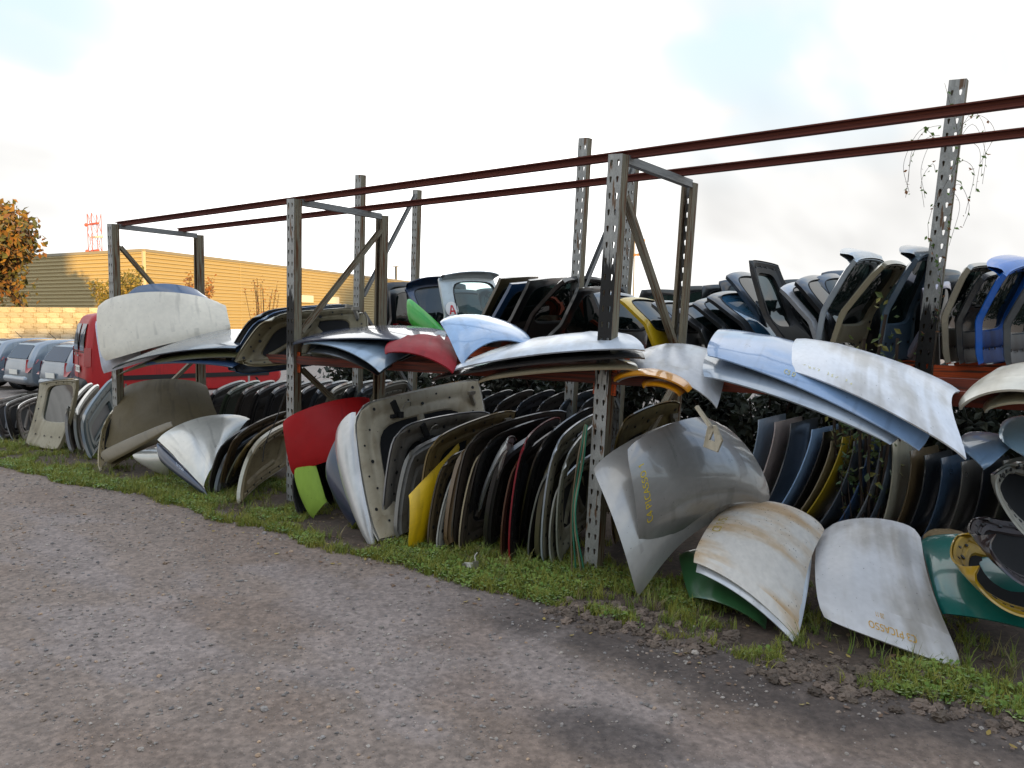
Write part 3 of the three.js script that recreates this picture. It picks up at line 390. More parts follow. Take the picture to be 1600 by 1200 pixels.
{"k":"hood","n":"car_hood","l":"black hood at the back of the three tilted open on the shelf","col":"#23211c","c":[[-3.896,1.185,0.22],[-2.924,1.359,-0.55],[-3.248,1.818,-0.85],[-3.679,1.732,0.0]],"cu":0.08,"cv":0.06,"bow":[0,0.02,0.05,0.05],"rnd":0.074,"o":-1,"icol":"#2a261e","g":"hoods laid on the front rack shelf"},
{"k":"hood","n":"car_hood","l":"blue rimmed hood in the middle of the three tilted open on the shelf","col":"#1d4a78","c":[[-3.826,1.118,0.24],[-2.807,1.329,-0.5],[-3.137,1.816,-0.8],[-3.558,1.708,0.03]],"cu":0.08,"cv":0.06,"bow":[0,0.02,0.05,0.05],"rnd":0.074,"o":-1,"icol":"#25303c","g":"hoods laid on the front rack shelf"},
{"k":"hood","n":"car_hood","l":"beige rimmed hood foremost of the three tilted open, black lining showing","col":"#8d8264","c":[[-3.665,1.209,0.27],[-2.665,1.37,-0.45],[-2.992,1.778,-0.75],[-3.392,1.696,0.08]],"cu":0.08,"cv":0.06,"bow":[0,0.02,0.05,0.05],"rnd":0.074,"o":-1,"icol":"#6b6248","g":"hoods laid on the front rack shelf"},
{"k":"hood","n":"car_hood","l":"dark blue hood lying flat with its thin edge across the middle post","col":"#22304f","c":[[-2.959,1.466,0.16],[-1.367,1.489,-0.05],[-2.126,1.57,-0.95],[-3.617,1.542,-0.95]],"cu":0.05,"cv":0.03,"rnd":0.027,"inner":0,"g":"hoods laid on the front rack shelf"},
{"k":"hood","n":"car_hood","l":"grey blue hood lying flat right of the middle post","col":"#7f95aa","c":[[-2.828,1.474,0.14],[-1.669,1.288,0.32],[-1.884,1.477,-0.6],[-3.104,1.539,-0.8]],"cu":0.05,"cv":0.035,"bow":[-0.06,0,0,0],"rnd":0.018,"g":"hoods laid on the front rack shelf"},
{"k":"hood","n":"car_hood","l":"black hood lying flat directly beneath the grey blue one","col":"#1b1c1e","c":[[-2.761,1.39,0.18],[-1.797,1.248,0.22],[-2.034,1.396,-0.6],[-3.16,1.438,-0.8]],"cu":0.06,"cv":0.04,"rnd":0.027,"inner":0,"g":"hoods laid on the front rack shelf"},
{"k":"hood","n":"car_hood","l":"dark red hood lying flat between the grey blue hood and the light blue one","col":"#8c0a1a","c":[[-1.697,1.425,0.26],[-0.893,1.319,0.34],[-1.695,1.492,-0.6],[-2.324,1.503,-0.5]],"cu":0.06,"cv":0.04,"rnd":0.023,"finish":"matte","g":"hoods laid on the front rack shelf"},
{"k":"hood","n":"car_hood","l":"light blue hood with an arched edge tilted up below the red A disc","col":"#86a9d2","c":[[-0.931,1.367,0.25],[-0.54,1.486,-0.1],[-1.089,1.602,-0.65],[-1.559,1.678,-0.2]],"cu":0.075,"cv":0.035,"bow":[-0.12,0,0.02,0],"rnd":0.018,"inner":0,"g":"hoods laid on the front rack shelf"},
{"k":"hood","n":"car_hood","l":"white hood lying flat across the shelf left of the near post","col":"#c0c8d1","c":[[-0.999,1.331,0.3],[0.468,1.518,0.16],[-0.138,1.564,-0.55],[-0.935,1.487,-0.7]],"cu":0.035,"cv":0.05,"bow":[-0.04,0,0,0],"rnd":0.018,"finish":"dusty","g":"hoods laid on the front rack shelf"},
{"k":"hood","n":"car_hood","l":"black hood lying flat between the white hood and the beige one","col":"#1e1c1a","c":[[-1.196,1.254,0.3],[0.459,1.471,0.14],[-0.165,1.489,-0.6],[-1.11,1.399,-0.75]],"cu":0.03,"cv":0.03,"rnd":0.018,"inner":0,"g":"hoods laid on the front rack shelf"},
{"k":"hood","n":"car_hood","l":"beige hood lying flat, lowest of the stack left of the near post","col":"#a89b7d","c":[[-0.754,1.267,0.3],[0.417,1.396,0.14],[-0.163,1.387,-0.6],[-0.884,1.317,-0.7]],"cu":0.025,"cv":0.03,"rnd":0.018,"inner":0,"g":"hoods laid on the front rack shelf"},
{"k":"hood","n":"car_hood","l":"pale grey hood with an arched rim on the shelf just right of the near post","col":"#b6b8bb","c":[[0.23,1.312,0.12],[0.991,1.216,0.3],[0.723,1.422,-0.55],[0.051,1.471,-0.65]],"cu":0.07,"cv":0.05,"bow":[-0.09,0,0.02,0],"rnd":0.013,"finish":"dusty","g":"hoods laid on the front rack shelf"},
{"k":"hood","n":"car_hood","l":"orange yellow hood lying beneath the pale grey arched one","col":"#d18a08","c":[[0.224,1.317,0.15],[0.818,1.293,0.28],[0.549,1.29,-0.5],[-0.058,1.306,-0.65]],"cu":0.06,"cv":0.03,"rnd":0.018,"inner":0,"g":"hoods laid on the front rack shelf"},
{"k":"hood","n":"car_hood","l":"second orange yellow panel peeping out below the other","col":"#c98406","c":[[0.46,1.293,0.2],[0.759,1.263,0.27],[0.595,1.263,-0.3],[0.178,1.276,-0.4]],"cu":0.03,"cv":0.02,"rnd":0.018,"inner":0,"g":"hoods laid on the front rack shelf"},
{"k":"hood","n":"car_hood","l":"silver blue hood lying beneath the large white one on the shelf","col":"#7f9dc4","c":[[0.853,1.5,0.2],[2.067,1.12,0.6],[2.061,1.343,-0.12],[0.631,1.62,-0.62]],"cu":0.035,"cv":0.06,"bow":[-0.03,0,0.02,0],"rnd":0.023,"text":[["C5 D","#b8ab5a",0.36,0.04,0.14,0.09,0]],"g":"hoods laid on the front rack shelf"},
{"k":"hood","n":"car_hood","l":"silver hood lowest of the three on the shelf, under the silver blue one","col":"#9aa6b4","c":[[0.864,1.384,0.26],[1.94,1.13,0.55],[1.932,1.229,-0.05],[0.598,1.461,-0.5]],"cu":0.035,"cv":0.06,"rnd":0.023,"inner":0,"g":"hoods laid on the front rack shelf"},
{"k":"hood","n":"car_hood","l":"large white hood topmost on the shelf, its tip reaching out over the yard","col":"#d2d5da","c":[[1.351,1.437,0.26],[2.258,1.129,0.72],[2.128,1.342,-0.05],[1.133,1.567,-0.6]],"cu":0.035,"cv":0.06,"bow":[0.0,-0.1,0.04,0.02],"rnd":0.013,"finish":"dusty","text":[["~","#cfc88e",0.08,0.04,0.34,0.07,0]],"g":"hoods laid on the front rack shelf"},
{"k":"gate","n":"tailgate","l":"dark tailgate with red lamps at the end of the row beside the thin back post","col":"#1a1c22","c":[[-4.116,1.375,-2.05],[-4.27,1.375,-2.75],[-4.23,2.052,-2.75],[-3.991,2.001,-2.05]],"g":"tailgates stood on the back rack shelf","lamp":1,"spo":0,"win":[0.5,0.63,0.41,0.29],"cu":0.015,"cv":0.0,"kink":0.075,"rnd":0.005},
{"k":"gate","n":"tailgate","l":"navy tailgate with a roof spoiler and dark glass beside the green panel","col":"#0f2b4d","c":[[-3.472,1.375,-2.05],[-3.561,1.375,-2.75],[-3.75,2.113,-2.75],[-3.763,2.033,-2.05]],"g":"tailgates stood on the back rack shelf","spo":1,"win":[0.5,0.63,0.41,0.29],"cu":0.015,"cv":0.0,"kink":0.075,"rnd":0.005},
{"k":"hood","n":"car_hood","l":"bright green panel leaning under the navy tailgate","col":"#2fae2a","c":[[-3.555,1.6,-1.9],[-3.129,1.382,-2.0],[-3.129,1.563,-2.0],[-3.643,1.921,-1.95]],"cu":0.03,"cv":0.03,"rnd":0.018,"inner":0,"g":"tailgates stood on the back rack shelf"},
{"k":"gate","n":"tailgate","l":"white topped tailgate with clear glass and a red A on a white disc","col":"#c9d4da","c":[[-3.124,1.375,-2.0],[-3.049,1.375,-2.9],[-3.149,2.172,-2.9],[-3.195,2.125,-2.0]],"g":"tailgates stood on the back rack shelf","win":[0.56,0.6,0.38,0.3],"clear":1,"disc":1,"spo":1,"cu":0.015,"cv":0.0,"kink":0.075,"rnd":0.005},
{"k":"gate","n":"tailgate","l":"khaki tailgate leaning right beside the one with the white disc","col":"#4d4430","c":[[-2.933,1.375,-2.0],[-3.019,1.375,-2.9],[-2.478,2.147,-2.9],[-2.319,2.076,-2.0]],"g":"tailgates stood on the back rack shelf","win":[0.5,0.63,0.41,0.29],"cu":0.015,"cv":0.0,"kink":0.075,"rnd":0.005},
{"k":"gate","n":"tailgate","l":"blue edged tailgate leaning right, next to the khaki one","col":"#24466f","c":[[-2.77,1.375,-1.95],[-2.88,1.375,-2.9],[-2.303,2.094,-2.9],[-2.141,2.012,-1.95]],"g":"tailgates stood on the back rack shelf","win":[0.5,0.63,0.41,0.29],"cu":0.015,"cv":0.0,"kink":0.075,"rnd":0.005},
{"k":"gate","n":"tailgate","l":"black tailgate leaning right, first of three left of the near post","col":"#18191b","c":[[-2.492,1.375,-1.95],[-2.486,1.375,-2.9],[-2.1,2.131,-2.9],[-1.911,2.045,-1.95]],"g":"tailgates stood on the back rack shelf","win":[0.5,0.63,0.41,0.29],"cu":0.015,"cv":0.0,"kink":0.075,"rnd":0.005},
{"k":"gate","n":"tailgate","l":"black tailgate with a brown inner trim, second of three left of the near post","col":"#201d1a","c":[[-2.136,1.375,-1.95],[-2.14,1.375,-2.9],[-1.671,2.12,-2.9],[-1.578,2.08,-1.95]],"g":"tailgates stood on the back rack shelf","inner":1,"win":[0.5,0.63,0.41,0.29],"cu":0.015,"cv":0.0,"kink":0.075,"rnd":0.007,"o":-1},
{"k":"gate","n":"tailgate","l":"black tailgate with dark glass, third of three left of the near post","col":"#141517","c":[[-1.829,1.375,-1.95],[-1.728,1.375,-2.9],[-1.475,2.021,-2.9],[-1.344,1.96,-1.95]],"g":"tailgates stood on the back rack shelf","win":[0.5,0.63,0.41,0.29],"cu":0.015,"cv":0.0,"kink":0.075,"rnd":0.005},
{"k":"gate","n":"tailgate","l":"silver tailgate with a pale roof edge directly behind the near post","col":"#6d747b","c":[[-1.084,1.375,-2.05],[-1.051,1.375,-2.75],[-1.18,1.92,-2.75],[-1.25,1.938,-2.05]],"g":"tailgates stood on the back rack shelf","spo":0,"win":[0.5,0.63,0.41,0.29],"cu":0.015,"cv":0.0,"kink":0.075,"rnd":0.005},
{"k":"gate","n":"tailgate","l":"yellow tailgate leaning left just right of the near post","col":"#c7a51a","c":[[-0.563,1.375,-2.05],[-0.546,1.375,-2.75],[-0.908,1.867,-2.75],[-0.973,1.887,-2.05]],"g":"tailgates stood on the back rack shelf","win":[0.5,0.63,0.41,0.29],"cu":0.015,"cv":0.0,"kink":0.075,"rnd":0.005},
{"k":"gate","n":"tailgate","l":"grey tailgate with a white rim left of the rear upright","col":"#50555a","c":[[-0.314,1.375,-2.05],[-0.292,1.375,-2.75],[-0.628,1.84,-2.75],[-0.643,1.849,-2.05]],"g":"tailgates stood on the back rack shelf","win":[0.5,0.63,0.41,0.29],"cu":0.015,"cv":0.0,"kink":0.075,"rnd":0.005},
{"k":"gate","n":"tailgate","l":"black tailgate with green tinted glass right of the rear upright","col":"#1b1d1f","c":[[-0.041,1.375,-2.05],[-0.039,1.375,-2.75],[-0.386,1.862,-2.75],[-0.441,1.79,-2.05]],"g":"tailgates stood on the back rack shelf","win":[0.5,0.63,0.41,0.29],"cu":0.015,"cv":0.0,"kink":0.075,"rnd":0.005},
{"k":"gate","n":"tailgate","l":"black tailgate with a slim white rim, left of the blue glass","col":"#202428","c":[[0.151,1.375,-2.05],[0.198,1.375,-2.75],[-0.234,1.897,-2.75],[-0.248,1.845,-2.05]],"g":"tailgates stood on the back rack shelf","win":[0.5,0.63,0.41,0.29],"cu":0.015,"cv":0.0,"kink":0.075,"rnd":0.005},
{"k":"gate","n":"tailgate","l":"tailgate with large blue reflecting glass leaning left","col":"#252a30","c":[[0.392,1.375,-2.05],[0.508,1.375,-2.75],[-0.063,1.954,-2.75],[-0.119,1.899,-2.05]],"g":"tailgates stood on the back rack shelf","win":[0.5,0.56,0.42,0.36],"glass":"#2f5a78","cu":0.015,"cv":0.0,"kink":0.075,"rnd":0.005},
{"k":"gate","n":"tailgate","l":"blue grey tailgate top rising behind the tall dark one","col":"#2c3846","c":[[0.383,1.375,-2.3],[0.336,1.375,-2.9],[-0.028,2.119,-2.9],[-0.044,2.09,-2.3]],"g":"tailgates stood on the back rack shelf","spo":0,"win":[0.5,0.63,0.41,0.29],"cu":0.015,"cv":0.0,"kink":0.075,"rnd":0.005},
{"k":"gate","n":"tailgate","l":"tall black tailgate leaning left, inner trim and lamp holes showing","col":"#17181a","c":[[0.62,1.375,-2.0],[0.733,1.375,-2.6],[0.245,2.158,-2.6],[0.22,2.167,-2.0]],"g":"tailgates stood on the back rack shelf","inner":1,"win":[0.5,0.62,0.3,0.26],"cu":0.015,"cv":0.0,"kink":0.075,"rnd":0.007,"o":-1},
{"k":"gate","n":"tailgate","l":"white edged black tailgate right of the tall leaning one","col":"#b9bcc2","c":[[0.882,1.375,-2.05],[0.954,1.375,-2.75],[0.537,2.023,-2.75],[0.517,1.963,-2.05]],"g":"tailgates stood on the back rack shelf","win":[0.5,0.63,0.41,0.29],"cu":0.015,"cv":0.0,"kink":0.075,"rnd":0.005},
{"k":"gate","n":"tailgate","l":"black tailgate with a small spoiler in the dip between the leaning groups","col":"#15171b","c":[[1.003,1.375,-2.05],[1.058,1.375,-2.75],[0.654,2.075,-2.75],[0.638,2.011,-2.05]],"g":"tailgates stood on the back rack shelf","spo":0,"win":[0.5,0.63,0.41,0.29],"cu":0.015,"cv":0.0,"kink":0.075,"rnd":0.005},
{"k":"gate","n":"tailgate","l":"navy black tailgate, last before the silver ones leaning right","col":"#1d2735","c":[[0.967,1.375,-2.4],[1.034,1.375,-2.9],[0.752,2.091,-2.9],[0.673,2.042,-2.4]],"g":"tailgates stood on the back rack shelf","spo":0,"win":[0.5,0.63,0.41,0.29],"cu":0.015,"cv":0.0,"kink":0.075,"rnd":0.005},
{"k":"gate","n":"tailgate","l":"silver tailgate with a blue spoiler, tallest of those leaning right","col":"#aab4bd","c":[[0.776,1.375,-2.0],[0.901,1.375,-2.55],[1.139,2.196,-2.55],[1.045,2.164,-2.0]],"g":"tailgates stood on the back rack shelf","spo":1,"inner":1,"win":[0.5,0.63,0.41,0.29],"cu":0.015,"cv":0.0,"kink":0.075,"rnd":0.007,"o":-1},
{"k":"gate","n":"tailgate","l":"pale gold tailgate leaning right behind the tallest silver one","col":"#a89f84","c":[[0.883,1.375,-1.95],[0.994,1.375,-2.5],[1.322,2.145,-2.5],[1.259,2.114,-1.95]],"g":"tailgates stood on the back rack shelf","inner":1,"spo":0,"win":[0.5,0.63,0.41,0.29],"cu":0.015,"cv":0.0,"kink":0.075,"rnd":0.007,"o":-1},
{"k":"gate","n":"tailgate","l":"slate blue tailgate with a spoiler just left of the ivy covered post","col":"#3d5263","c":[[1.251,1.375,-2.0],[1.379,1.375,-2.5],[1.546,2.221,-2.5],[1.472,2.156,-2.0]],"g":"tailgates stood on the back rack shelf","inner":1,"spo":1,"win":[0.5,0.63,0.41,0.29],"cu":0.015,"cv":0.0,"kink":0.075,"rnd":0.007,"o":-1},
{"k":"gate","n":"tailgate","l":"lilac white tailgate half hidden behind the ivy covered post","col":"#c4bfd0","c":[[1.404,1.375,-2.4],[1.464,1.375,-2.8],[1.634,2.0,-2.8],[1.504,1.937,-2.4]],"g":"tailgates stood on the back rack shelf","spo":0,"win":[0.5,0.63,0.41,0.29],"cu":0.015,"cv":0.0,"kink":0.075,"rnd":0.005},
{"k":"gate","n":"tailgate","l":"beige framed tailgate just right of the ivy covered post","col":"#8b8370","c":[[1.702,1.375,-2.0],[1.759,1.375,-2.6],[1.966,2.108,-2.6],[1.805,2.079,-2.0]],"g":"tailgates stood on the back rack shelf","inner":1,"spo":0,"win":[0.5,0.63,0.41,0.29],"cu":0.015,"cv":0.0,"kink":0.075,"rnd":0.007,"o":-1},
{"k":"gate","n":"tailgate","l":"black tailgate with a blue grey tip, between the beige and the bright blue ones","col":"#1a1d20","c":[[1.793,1.375,-2.0],[1.864,1.375,-2.6],[2.05,2.058,-2.6],[1.895,2.005,-2.0]],"g":"tailgates stood on the back rack shelf","inner":1,"spo":0,"win":[0.5,0.63,0.41,0.29],"cu":0.015,"cv":0.0,"kink":0.075,"rnd":0.007,"o":-1},
{"k":"gate","n":"tailgate","l":"bright blue tailgate leaning right near the shelf end","col":"#0b5cb8","c":[[1.908,1.375,-2.0],[2.015,1.375,-2.5],[2.199,2.122,-2.5],[2.025,2.028,-2.0]],"g":"tailgates stood on the back rack shelf","inner":1,"spo":1,"win":[0.5,0.63,0.41,0.29],"cu":0.015,"cv":0.0,"kink":0.075,"rnd":0.007,"o":-1},
{"k":"gate","n":"tailgate","l":"dark grey tailgate with a beige rim at the shelf end","col":"#4c5154","c":[[2.076,1.375,-2.0],[2.196,1.375,-2.5],[2.364,2.025,-2.5],[2.199,1.971,-2.0]],"g":"tailgates stood on the back rack shelf","inner":1,"spo":0,"win":[0.5,0.63,0.41,0.29],"cu":0.015,"cv":0.0,"kink":0.075,"rnd":0.007,"o":-1},
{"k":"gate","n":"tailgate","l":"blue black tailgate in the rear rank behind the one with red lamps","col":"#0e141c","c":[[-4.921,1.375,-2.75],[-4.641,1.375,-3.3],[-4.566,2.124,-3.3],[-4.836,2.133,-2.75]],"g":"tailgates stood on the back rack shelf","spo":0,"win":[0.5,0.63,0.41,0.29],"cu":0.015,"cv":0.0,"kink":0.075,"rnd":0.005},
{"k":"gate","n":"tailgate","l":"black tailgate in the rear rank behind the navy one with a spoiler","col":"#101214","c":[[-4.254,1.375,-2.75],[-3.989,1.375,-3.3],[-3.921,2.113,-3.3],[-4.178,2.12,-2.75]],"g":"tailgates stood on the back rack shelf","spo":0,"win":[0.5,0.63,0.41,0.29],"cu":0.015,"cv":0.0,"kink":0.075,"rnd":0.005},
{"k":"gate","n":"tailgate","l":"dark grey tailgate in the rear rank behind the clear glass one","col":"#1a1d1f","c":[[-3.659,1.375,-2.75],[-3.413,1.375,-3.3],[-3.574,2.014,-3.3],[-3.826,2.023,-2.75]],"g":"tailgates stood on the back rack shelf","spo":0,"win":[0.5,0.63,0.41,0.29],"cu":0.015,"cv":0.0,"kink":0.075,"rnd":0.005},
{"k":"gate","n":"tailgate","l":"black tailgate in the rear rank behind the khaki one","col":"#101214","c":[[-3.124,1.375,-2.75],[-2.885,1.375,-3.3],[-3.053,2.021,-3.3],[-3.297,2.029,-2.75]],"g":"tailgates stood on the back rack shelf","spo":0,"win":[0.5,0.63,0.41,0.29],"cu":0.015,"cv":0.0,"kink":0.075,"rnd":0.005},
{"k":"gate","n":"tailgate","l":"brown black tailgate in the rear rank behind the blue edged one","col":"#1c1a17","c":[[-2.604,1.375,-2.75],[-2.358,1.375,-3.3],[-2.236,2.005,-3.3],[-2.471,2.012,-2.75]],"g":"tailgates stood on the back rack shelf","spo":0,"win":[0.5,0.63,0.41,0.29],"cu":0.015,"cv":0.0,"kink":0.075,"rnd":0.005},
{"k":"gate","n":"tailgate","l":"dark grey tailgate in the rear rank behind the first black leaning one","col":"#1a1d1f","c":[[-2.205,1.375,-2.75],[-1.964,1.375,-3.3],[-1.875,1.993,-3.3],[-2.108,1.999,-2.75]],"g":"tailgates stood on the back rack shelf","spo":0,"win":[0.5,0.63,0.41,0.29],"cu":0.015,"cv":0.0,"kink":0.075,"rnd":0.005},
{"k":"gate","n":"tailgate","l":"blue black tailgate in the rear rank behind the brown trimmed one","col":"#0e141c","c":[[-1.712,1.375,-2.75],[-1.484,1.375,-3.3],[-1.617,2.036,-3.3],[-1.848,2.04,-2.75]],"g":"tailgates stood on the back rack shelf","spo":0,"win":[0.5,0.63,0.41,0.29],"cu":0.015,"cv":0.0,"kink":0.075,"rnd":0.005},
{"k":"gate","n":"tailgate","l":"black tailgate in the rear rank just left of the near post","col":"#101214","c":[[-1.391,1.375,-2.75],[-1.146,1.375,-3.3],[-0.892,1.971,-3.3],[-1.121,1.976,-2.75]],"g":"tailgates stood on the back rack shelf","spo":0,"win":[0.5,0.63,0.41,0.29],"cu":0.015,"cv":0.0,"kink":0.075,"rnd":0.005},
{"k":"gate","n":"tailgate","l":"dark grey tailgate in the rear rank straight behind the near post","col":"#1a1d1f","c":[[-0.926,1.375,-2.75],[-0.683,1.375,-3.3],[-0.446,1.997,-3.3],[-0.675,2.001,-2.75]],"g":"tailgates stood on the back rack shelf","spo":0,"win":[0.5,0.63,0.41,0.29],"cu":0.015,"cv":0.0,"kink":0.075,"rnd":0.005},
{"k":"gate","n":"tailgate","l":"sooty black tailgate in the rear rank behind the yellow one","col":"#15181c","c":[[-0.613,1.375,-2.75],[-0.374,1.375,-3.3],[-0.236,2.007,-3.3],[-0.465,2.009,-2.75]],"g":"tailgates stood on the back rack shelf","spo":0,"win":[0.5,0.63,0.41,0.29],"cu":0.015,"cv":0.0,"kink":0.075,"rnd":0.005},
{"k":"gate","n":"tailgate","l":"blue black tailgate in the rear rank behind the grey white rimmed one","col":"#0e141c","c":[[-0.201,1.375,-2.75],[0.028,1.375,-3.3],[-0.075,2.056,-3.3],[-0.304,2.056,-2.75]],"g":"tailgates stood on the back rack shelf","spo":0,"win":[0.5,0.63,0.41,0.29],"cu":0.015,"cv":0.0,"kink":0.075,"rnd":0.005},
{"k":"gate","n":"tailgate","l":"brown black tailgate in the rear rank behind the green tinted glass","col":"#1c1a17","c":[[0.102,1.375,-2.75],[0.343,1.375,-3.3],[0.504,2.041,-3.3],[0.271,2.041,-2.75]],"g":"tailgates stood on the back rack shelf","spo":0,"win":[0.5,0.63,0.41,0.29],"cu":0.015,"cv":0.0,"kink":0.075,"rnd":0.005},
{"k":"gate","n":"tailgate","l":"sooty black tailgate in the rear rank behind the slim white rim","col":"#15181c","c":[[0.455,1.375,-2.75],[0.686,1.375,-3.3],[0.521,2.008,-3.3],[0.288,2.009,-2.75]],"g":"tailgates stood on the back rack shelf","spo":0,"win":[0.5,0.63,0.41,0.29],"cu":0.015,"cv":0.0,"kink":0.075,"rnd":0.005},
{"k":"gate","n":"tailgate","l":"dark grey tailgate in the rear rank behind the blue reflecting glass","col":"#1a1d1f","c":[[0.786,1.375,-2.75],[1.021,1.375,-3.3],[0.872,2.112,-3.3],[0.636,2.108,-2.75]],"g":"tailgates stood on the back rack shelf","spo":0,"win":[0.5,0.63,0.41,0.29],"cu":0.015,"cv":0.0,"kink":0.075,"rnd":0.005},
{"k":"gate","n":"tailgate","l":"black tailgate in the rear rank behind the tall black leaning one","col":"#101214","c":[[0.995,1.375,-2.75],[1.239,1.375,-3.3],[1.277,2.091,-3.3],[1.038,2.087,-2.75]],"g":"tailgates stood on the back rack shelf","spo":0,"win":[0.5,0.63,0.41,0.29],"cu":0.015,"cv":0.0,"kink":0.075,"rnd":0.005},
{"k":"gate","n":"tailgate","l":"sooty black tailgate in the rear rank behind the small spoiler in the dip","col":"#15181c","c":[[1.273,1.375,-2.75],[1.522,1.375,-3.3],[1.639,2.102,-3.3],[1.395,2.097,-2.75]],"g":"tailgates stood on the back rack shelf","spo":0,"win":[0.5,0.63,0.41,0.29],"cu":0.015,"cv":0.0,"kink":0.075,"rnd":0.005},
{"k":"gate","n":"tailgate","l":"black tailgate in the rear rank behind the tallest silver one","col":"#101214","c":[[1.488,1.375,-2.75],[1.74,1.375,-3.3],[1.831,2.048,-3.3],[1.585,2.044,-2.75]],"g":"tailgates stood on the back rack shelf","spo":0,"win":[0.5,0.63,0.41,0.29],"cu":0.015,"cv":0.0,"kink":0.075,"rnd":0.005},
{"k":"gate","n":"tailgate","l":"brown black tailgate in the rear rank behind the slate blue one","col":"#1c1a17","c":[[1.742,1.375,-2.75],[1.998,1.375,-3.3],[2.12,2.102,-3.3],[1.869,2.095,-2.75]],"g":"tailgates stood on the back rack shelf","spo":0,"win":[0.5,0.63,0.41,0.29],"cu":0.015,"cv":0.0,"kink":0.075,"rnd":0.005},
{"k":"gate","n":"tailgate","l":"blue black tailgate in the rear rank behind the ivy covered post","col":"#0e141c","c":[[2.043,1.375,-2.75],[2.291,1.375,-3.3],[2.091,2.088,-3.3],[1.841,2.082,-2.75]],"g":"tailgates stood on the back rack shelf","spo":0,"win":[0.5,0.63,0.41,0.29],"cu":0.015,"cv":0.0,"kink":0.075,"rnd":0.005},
{"k":"door","n":"scrap_door","l":"charcoal door on edge under the back rack, seen past the middle post","col":"#23262b","c":[[-7.932,0.02,-2.0],[-8.597,0.03,-3.0],[-8.324,0.696,-3.0],[-7.659,0.6,-2.0]],"win":[0.5,0.7,0.34,0.2],"g":"panels stood on edge under the back rack","o":-1,"cu":0.02,"cv":0.03,"rnd":0.019},
{"k":"door","n":"scrap_door","l":"dark green door on edge under the back rack, seen past the middle post","col":"#2c3d2e","c":[[-7.566,0.02,-2.0],[-8.21,0.03,-3.0],[-7.934,0.716,-3.0],[-7.289,0.626,-2.0]],"win":0,"g":"panels stood on edge under the back rack","o":-1,"cu":0.02,"cv":0.03,"rnd":0.019},
{"k":"door","n":"scrap_door","l":"brown grey door on edge under the back rack, seen past the middle post","col":"#3a3530","c":[[-7.214,0.02,-2.0],[-7.838,0.03,-3.0],[-7.557,0.735,-3.0],[-6.933,0.652,-2.0]],"win":0,"g":"panels stood on edge under the back rack","o":-1,"cu":0.02,"cv":0.03,"rnd":0.019},
{"k":"door","n":"scrap_door","l":"black door on edge under the back rack, seen past the middle post","col":"#191b1e","c":[[-6.874,0.02,-2.0],[-7.478,0.03,-3.0],[-7.195,0.754,-3.0],[-6.591,0.676,-2.0]],"win":[0.5,0.7,0.34,0.2],"g":"panels stood on edge under the back rack","o":-1,"cu":0.02,"cv":0.03,"rnd":0.019},
{"k":"door","n":"scrap_door","l":"ink grey door on edge under the back rack, seen past the middle post","col":"#23282e","c":[[-6.547,0.02,-2.0],[-7.13,0.03,-3.0],[-6.845,0.772,-3.0],[-6.262,0.699,-2.0]],"win":0,"g":"panels stood on edge under the back rack","o":-1,"cu":0.02,"cv":0.03,"rnd":0.019},
{"k":"door","n":"scrap_door","l":"bronze door on edge under the back rack, seen past the middle post","col":"#4a4237","c":[[-6.231,0.02,-2.0],[-6.794,0.03,-3.0],[-6.508,0.789,-3.0],[-5.944,0.722,-2.0]],"win":0,"g":"panels stood on edge under the back rack","o":-1,"cu":0.02,"cv":0.03,"rnd":0.019},
{"k":"door","n":"scrap_door","l":"jet black door on edge under the back rack, seen past the middle post","col":"#1a1d22","c":[[-5.926,0.02,-2.0],[-6.469,0.03,-3.0],[-6.182,0.806,-3.0],[-5.638,0.744,-2.0]],"win":[0.5,0.7,0.34,0.2],"g":"panels stood on edge under the back rack","o":-1,"cu":0.02,"cv":0.03,"rnd":0.019},
{"k":"door","n":"scrap_door","l":"blue grey door on edge under the back rack, seen past the middle post","col":"#2b3440","c":[[-5.631,0.02,-2.0],[-6.155,0.03,-3.0],[-5.867,0.822,-3.0],[-5.343,0.765,-2.0]],"win":0,"g":"panels stood on edge under the back rack","o":-1,"cu":0.02,"cv":0.03,"rnd":0.019},
{"k":"door","n":"scrap_door","l":"pale beige door on edge under the back rack, seen past the middle post","col":"#8f8a7c","c":[[-5.346,0.02,-2.0],[-5.851,0.03,-3.0],[-5.563,0.838,-3.0],[-5.058,0.785,-2.0]],"win":0,"g":"panels stood on edge under the back rack","o":-1,"cu":0.02,"cv":0.03,"rnd":0.019},
{"k":"door","n":"scrap_door","l":"soot black door on edge under the back rack, seen past the middle post","col":"#1b1d20","c":[[-5.07,0.02,-2.0],[-5.556,0.03,-3.0],[-5.269,0.853,-3.0],[-4.783,0.805,-2.0]],"win":[0.5,0.7,0.34,0.2],"g":"panels stood on edge under the back rack","o":-1,"cu":0.02,"cv":0.03,"rnd":0.019},
{"k":"door","n":"scrap_door","l":"steel grey door on edge under the back rack, seen past the middle post","col":"#39424c","c":[[-4.804,0.02,-2.0],[-5.27,0.03,-3.0],[-4.984,0.868,-3.0],[-4.517,0.823,-2.0]],"win":0,"g":"panels stood on edge under the back rack","o":-1,"cu":0.02,"cv":0.03,"rnd":0.019},
{"k":"door","n":"scrap_door","l":"dull olive door on edge under the back rack, seen past the middle post","col":"#6f6a5c","c":[[-4.545,0.02,-2.0],[-4.994,0.03,-3.0],[-4.708,0.882,-3.0],[-4.26,0.842,-2.0]],"win":0,"g":"panels stood on edge under the back rack","o":-1,"cu":0.02,"cv":0.03,"rnd":0.019},
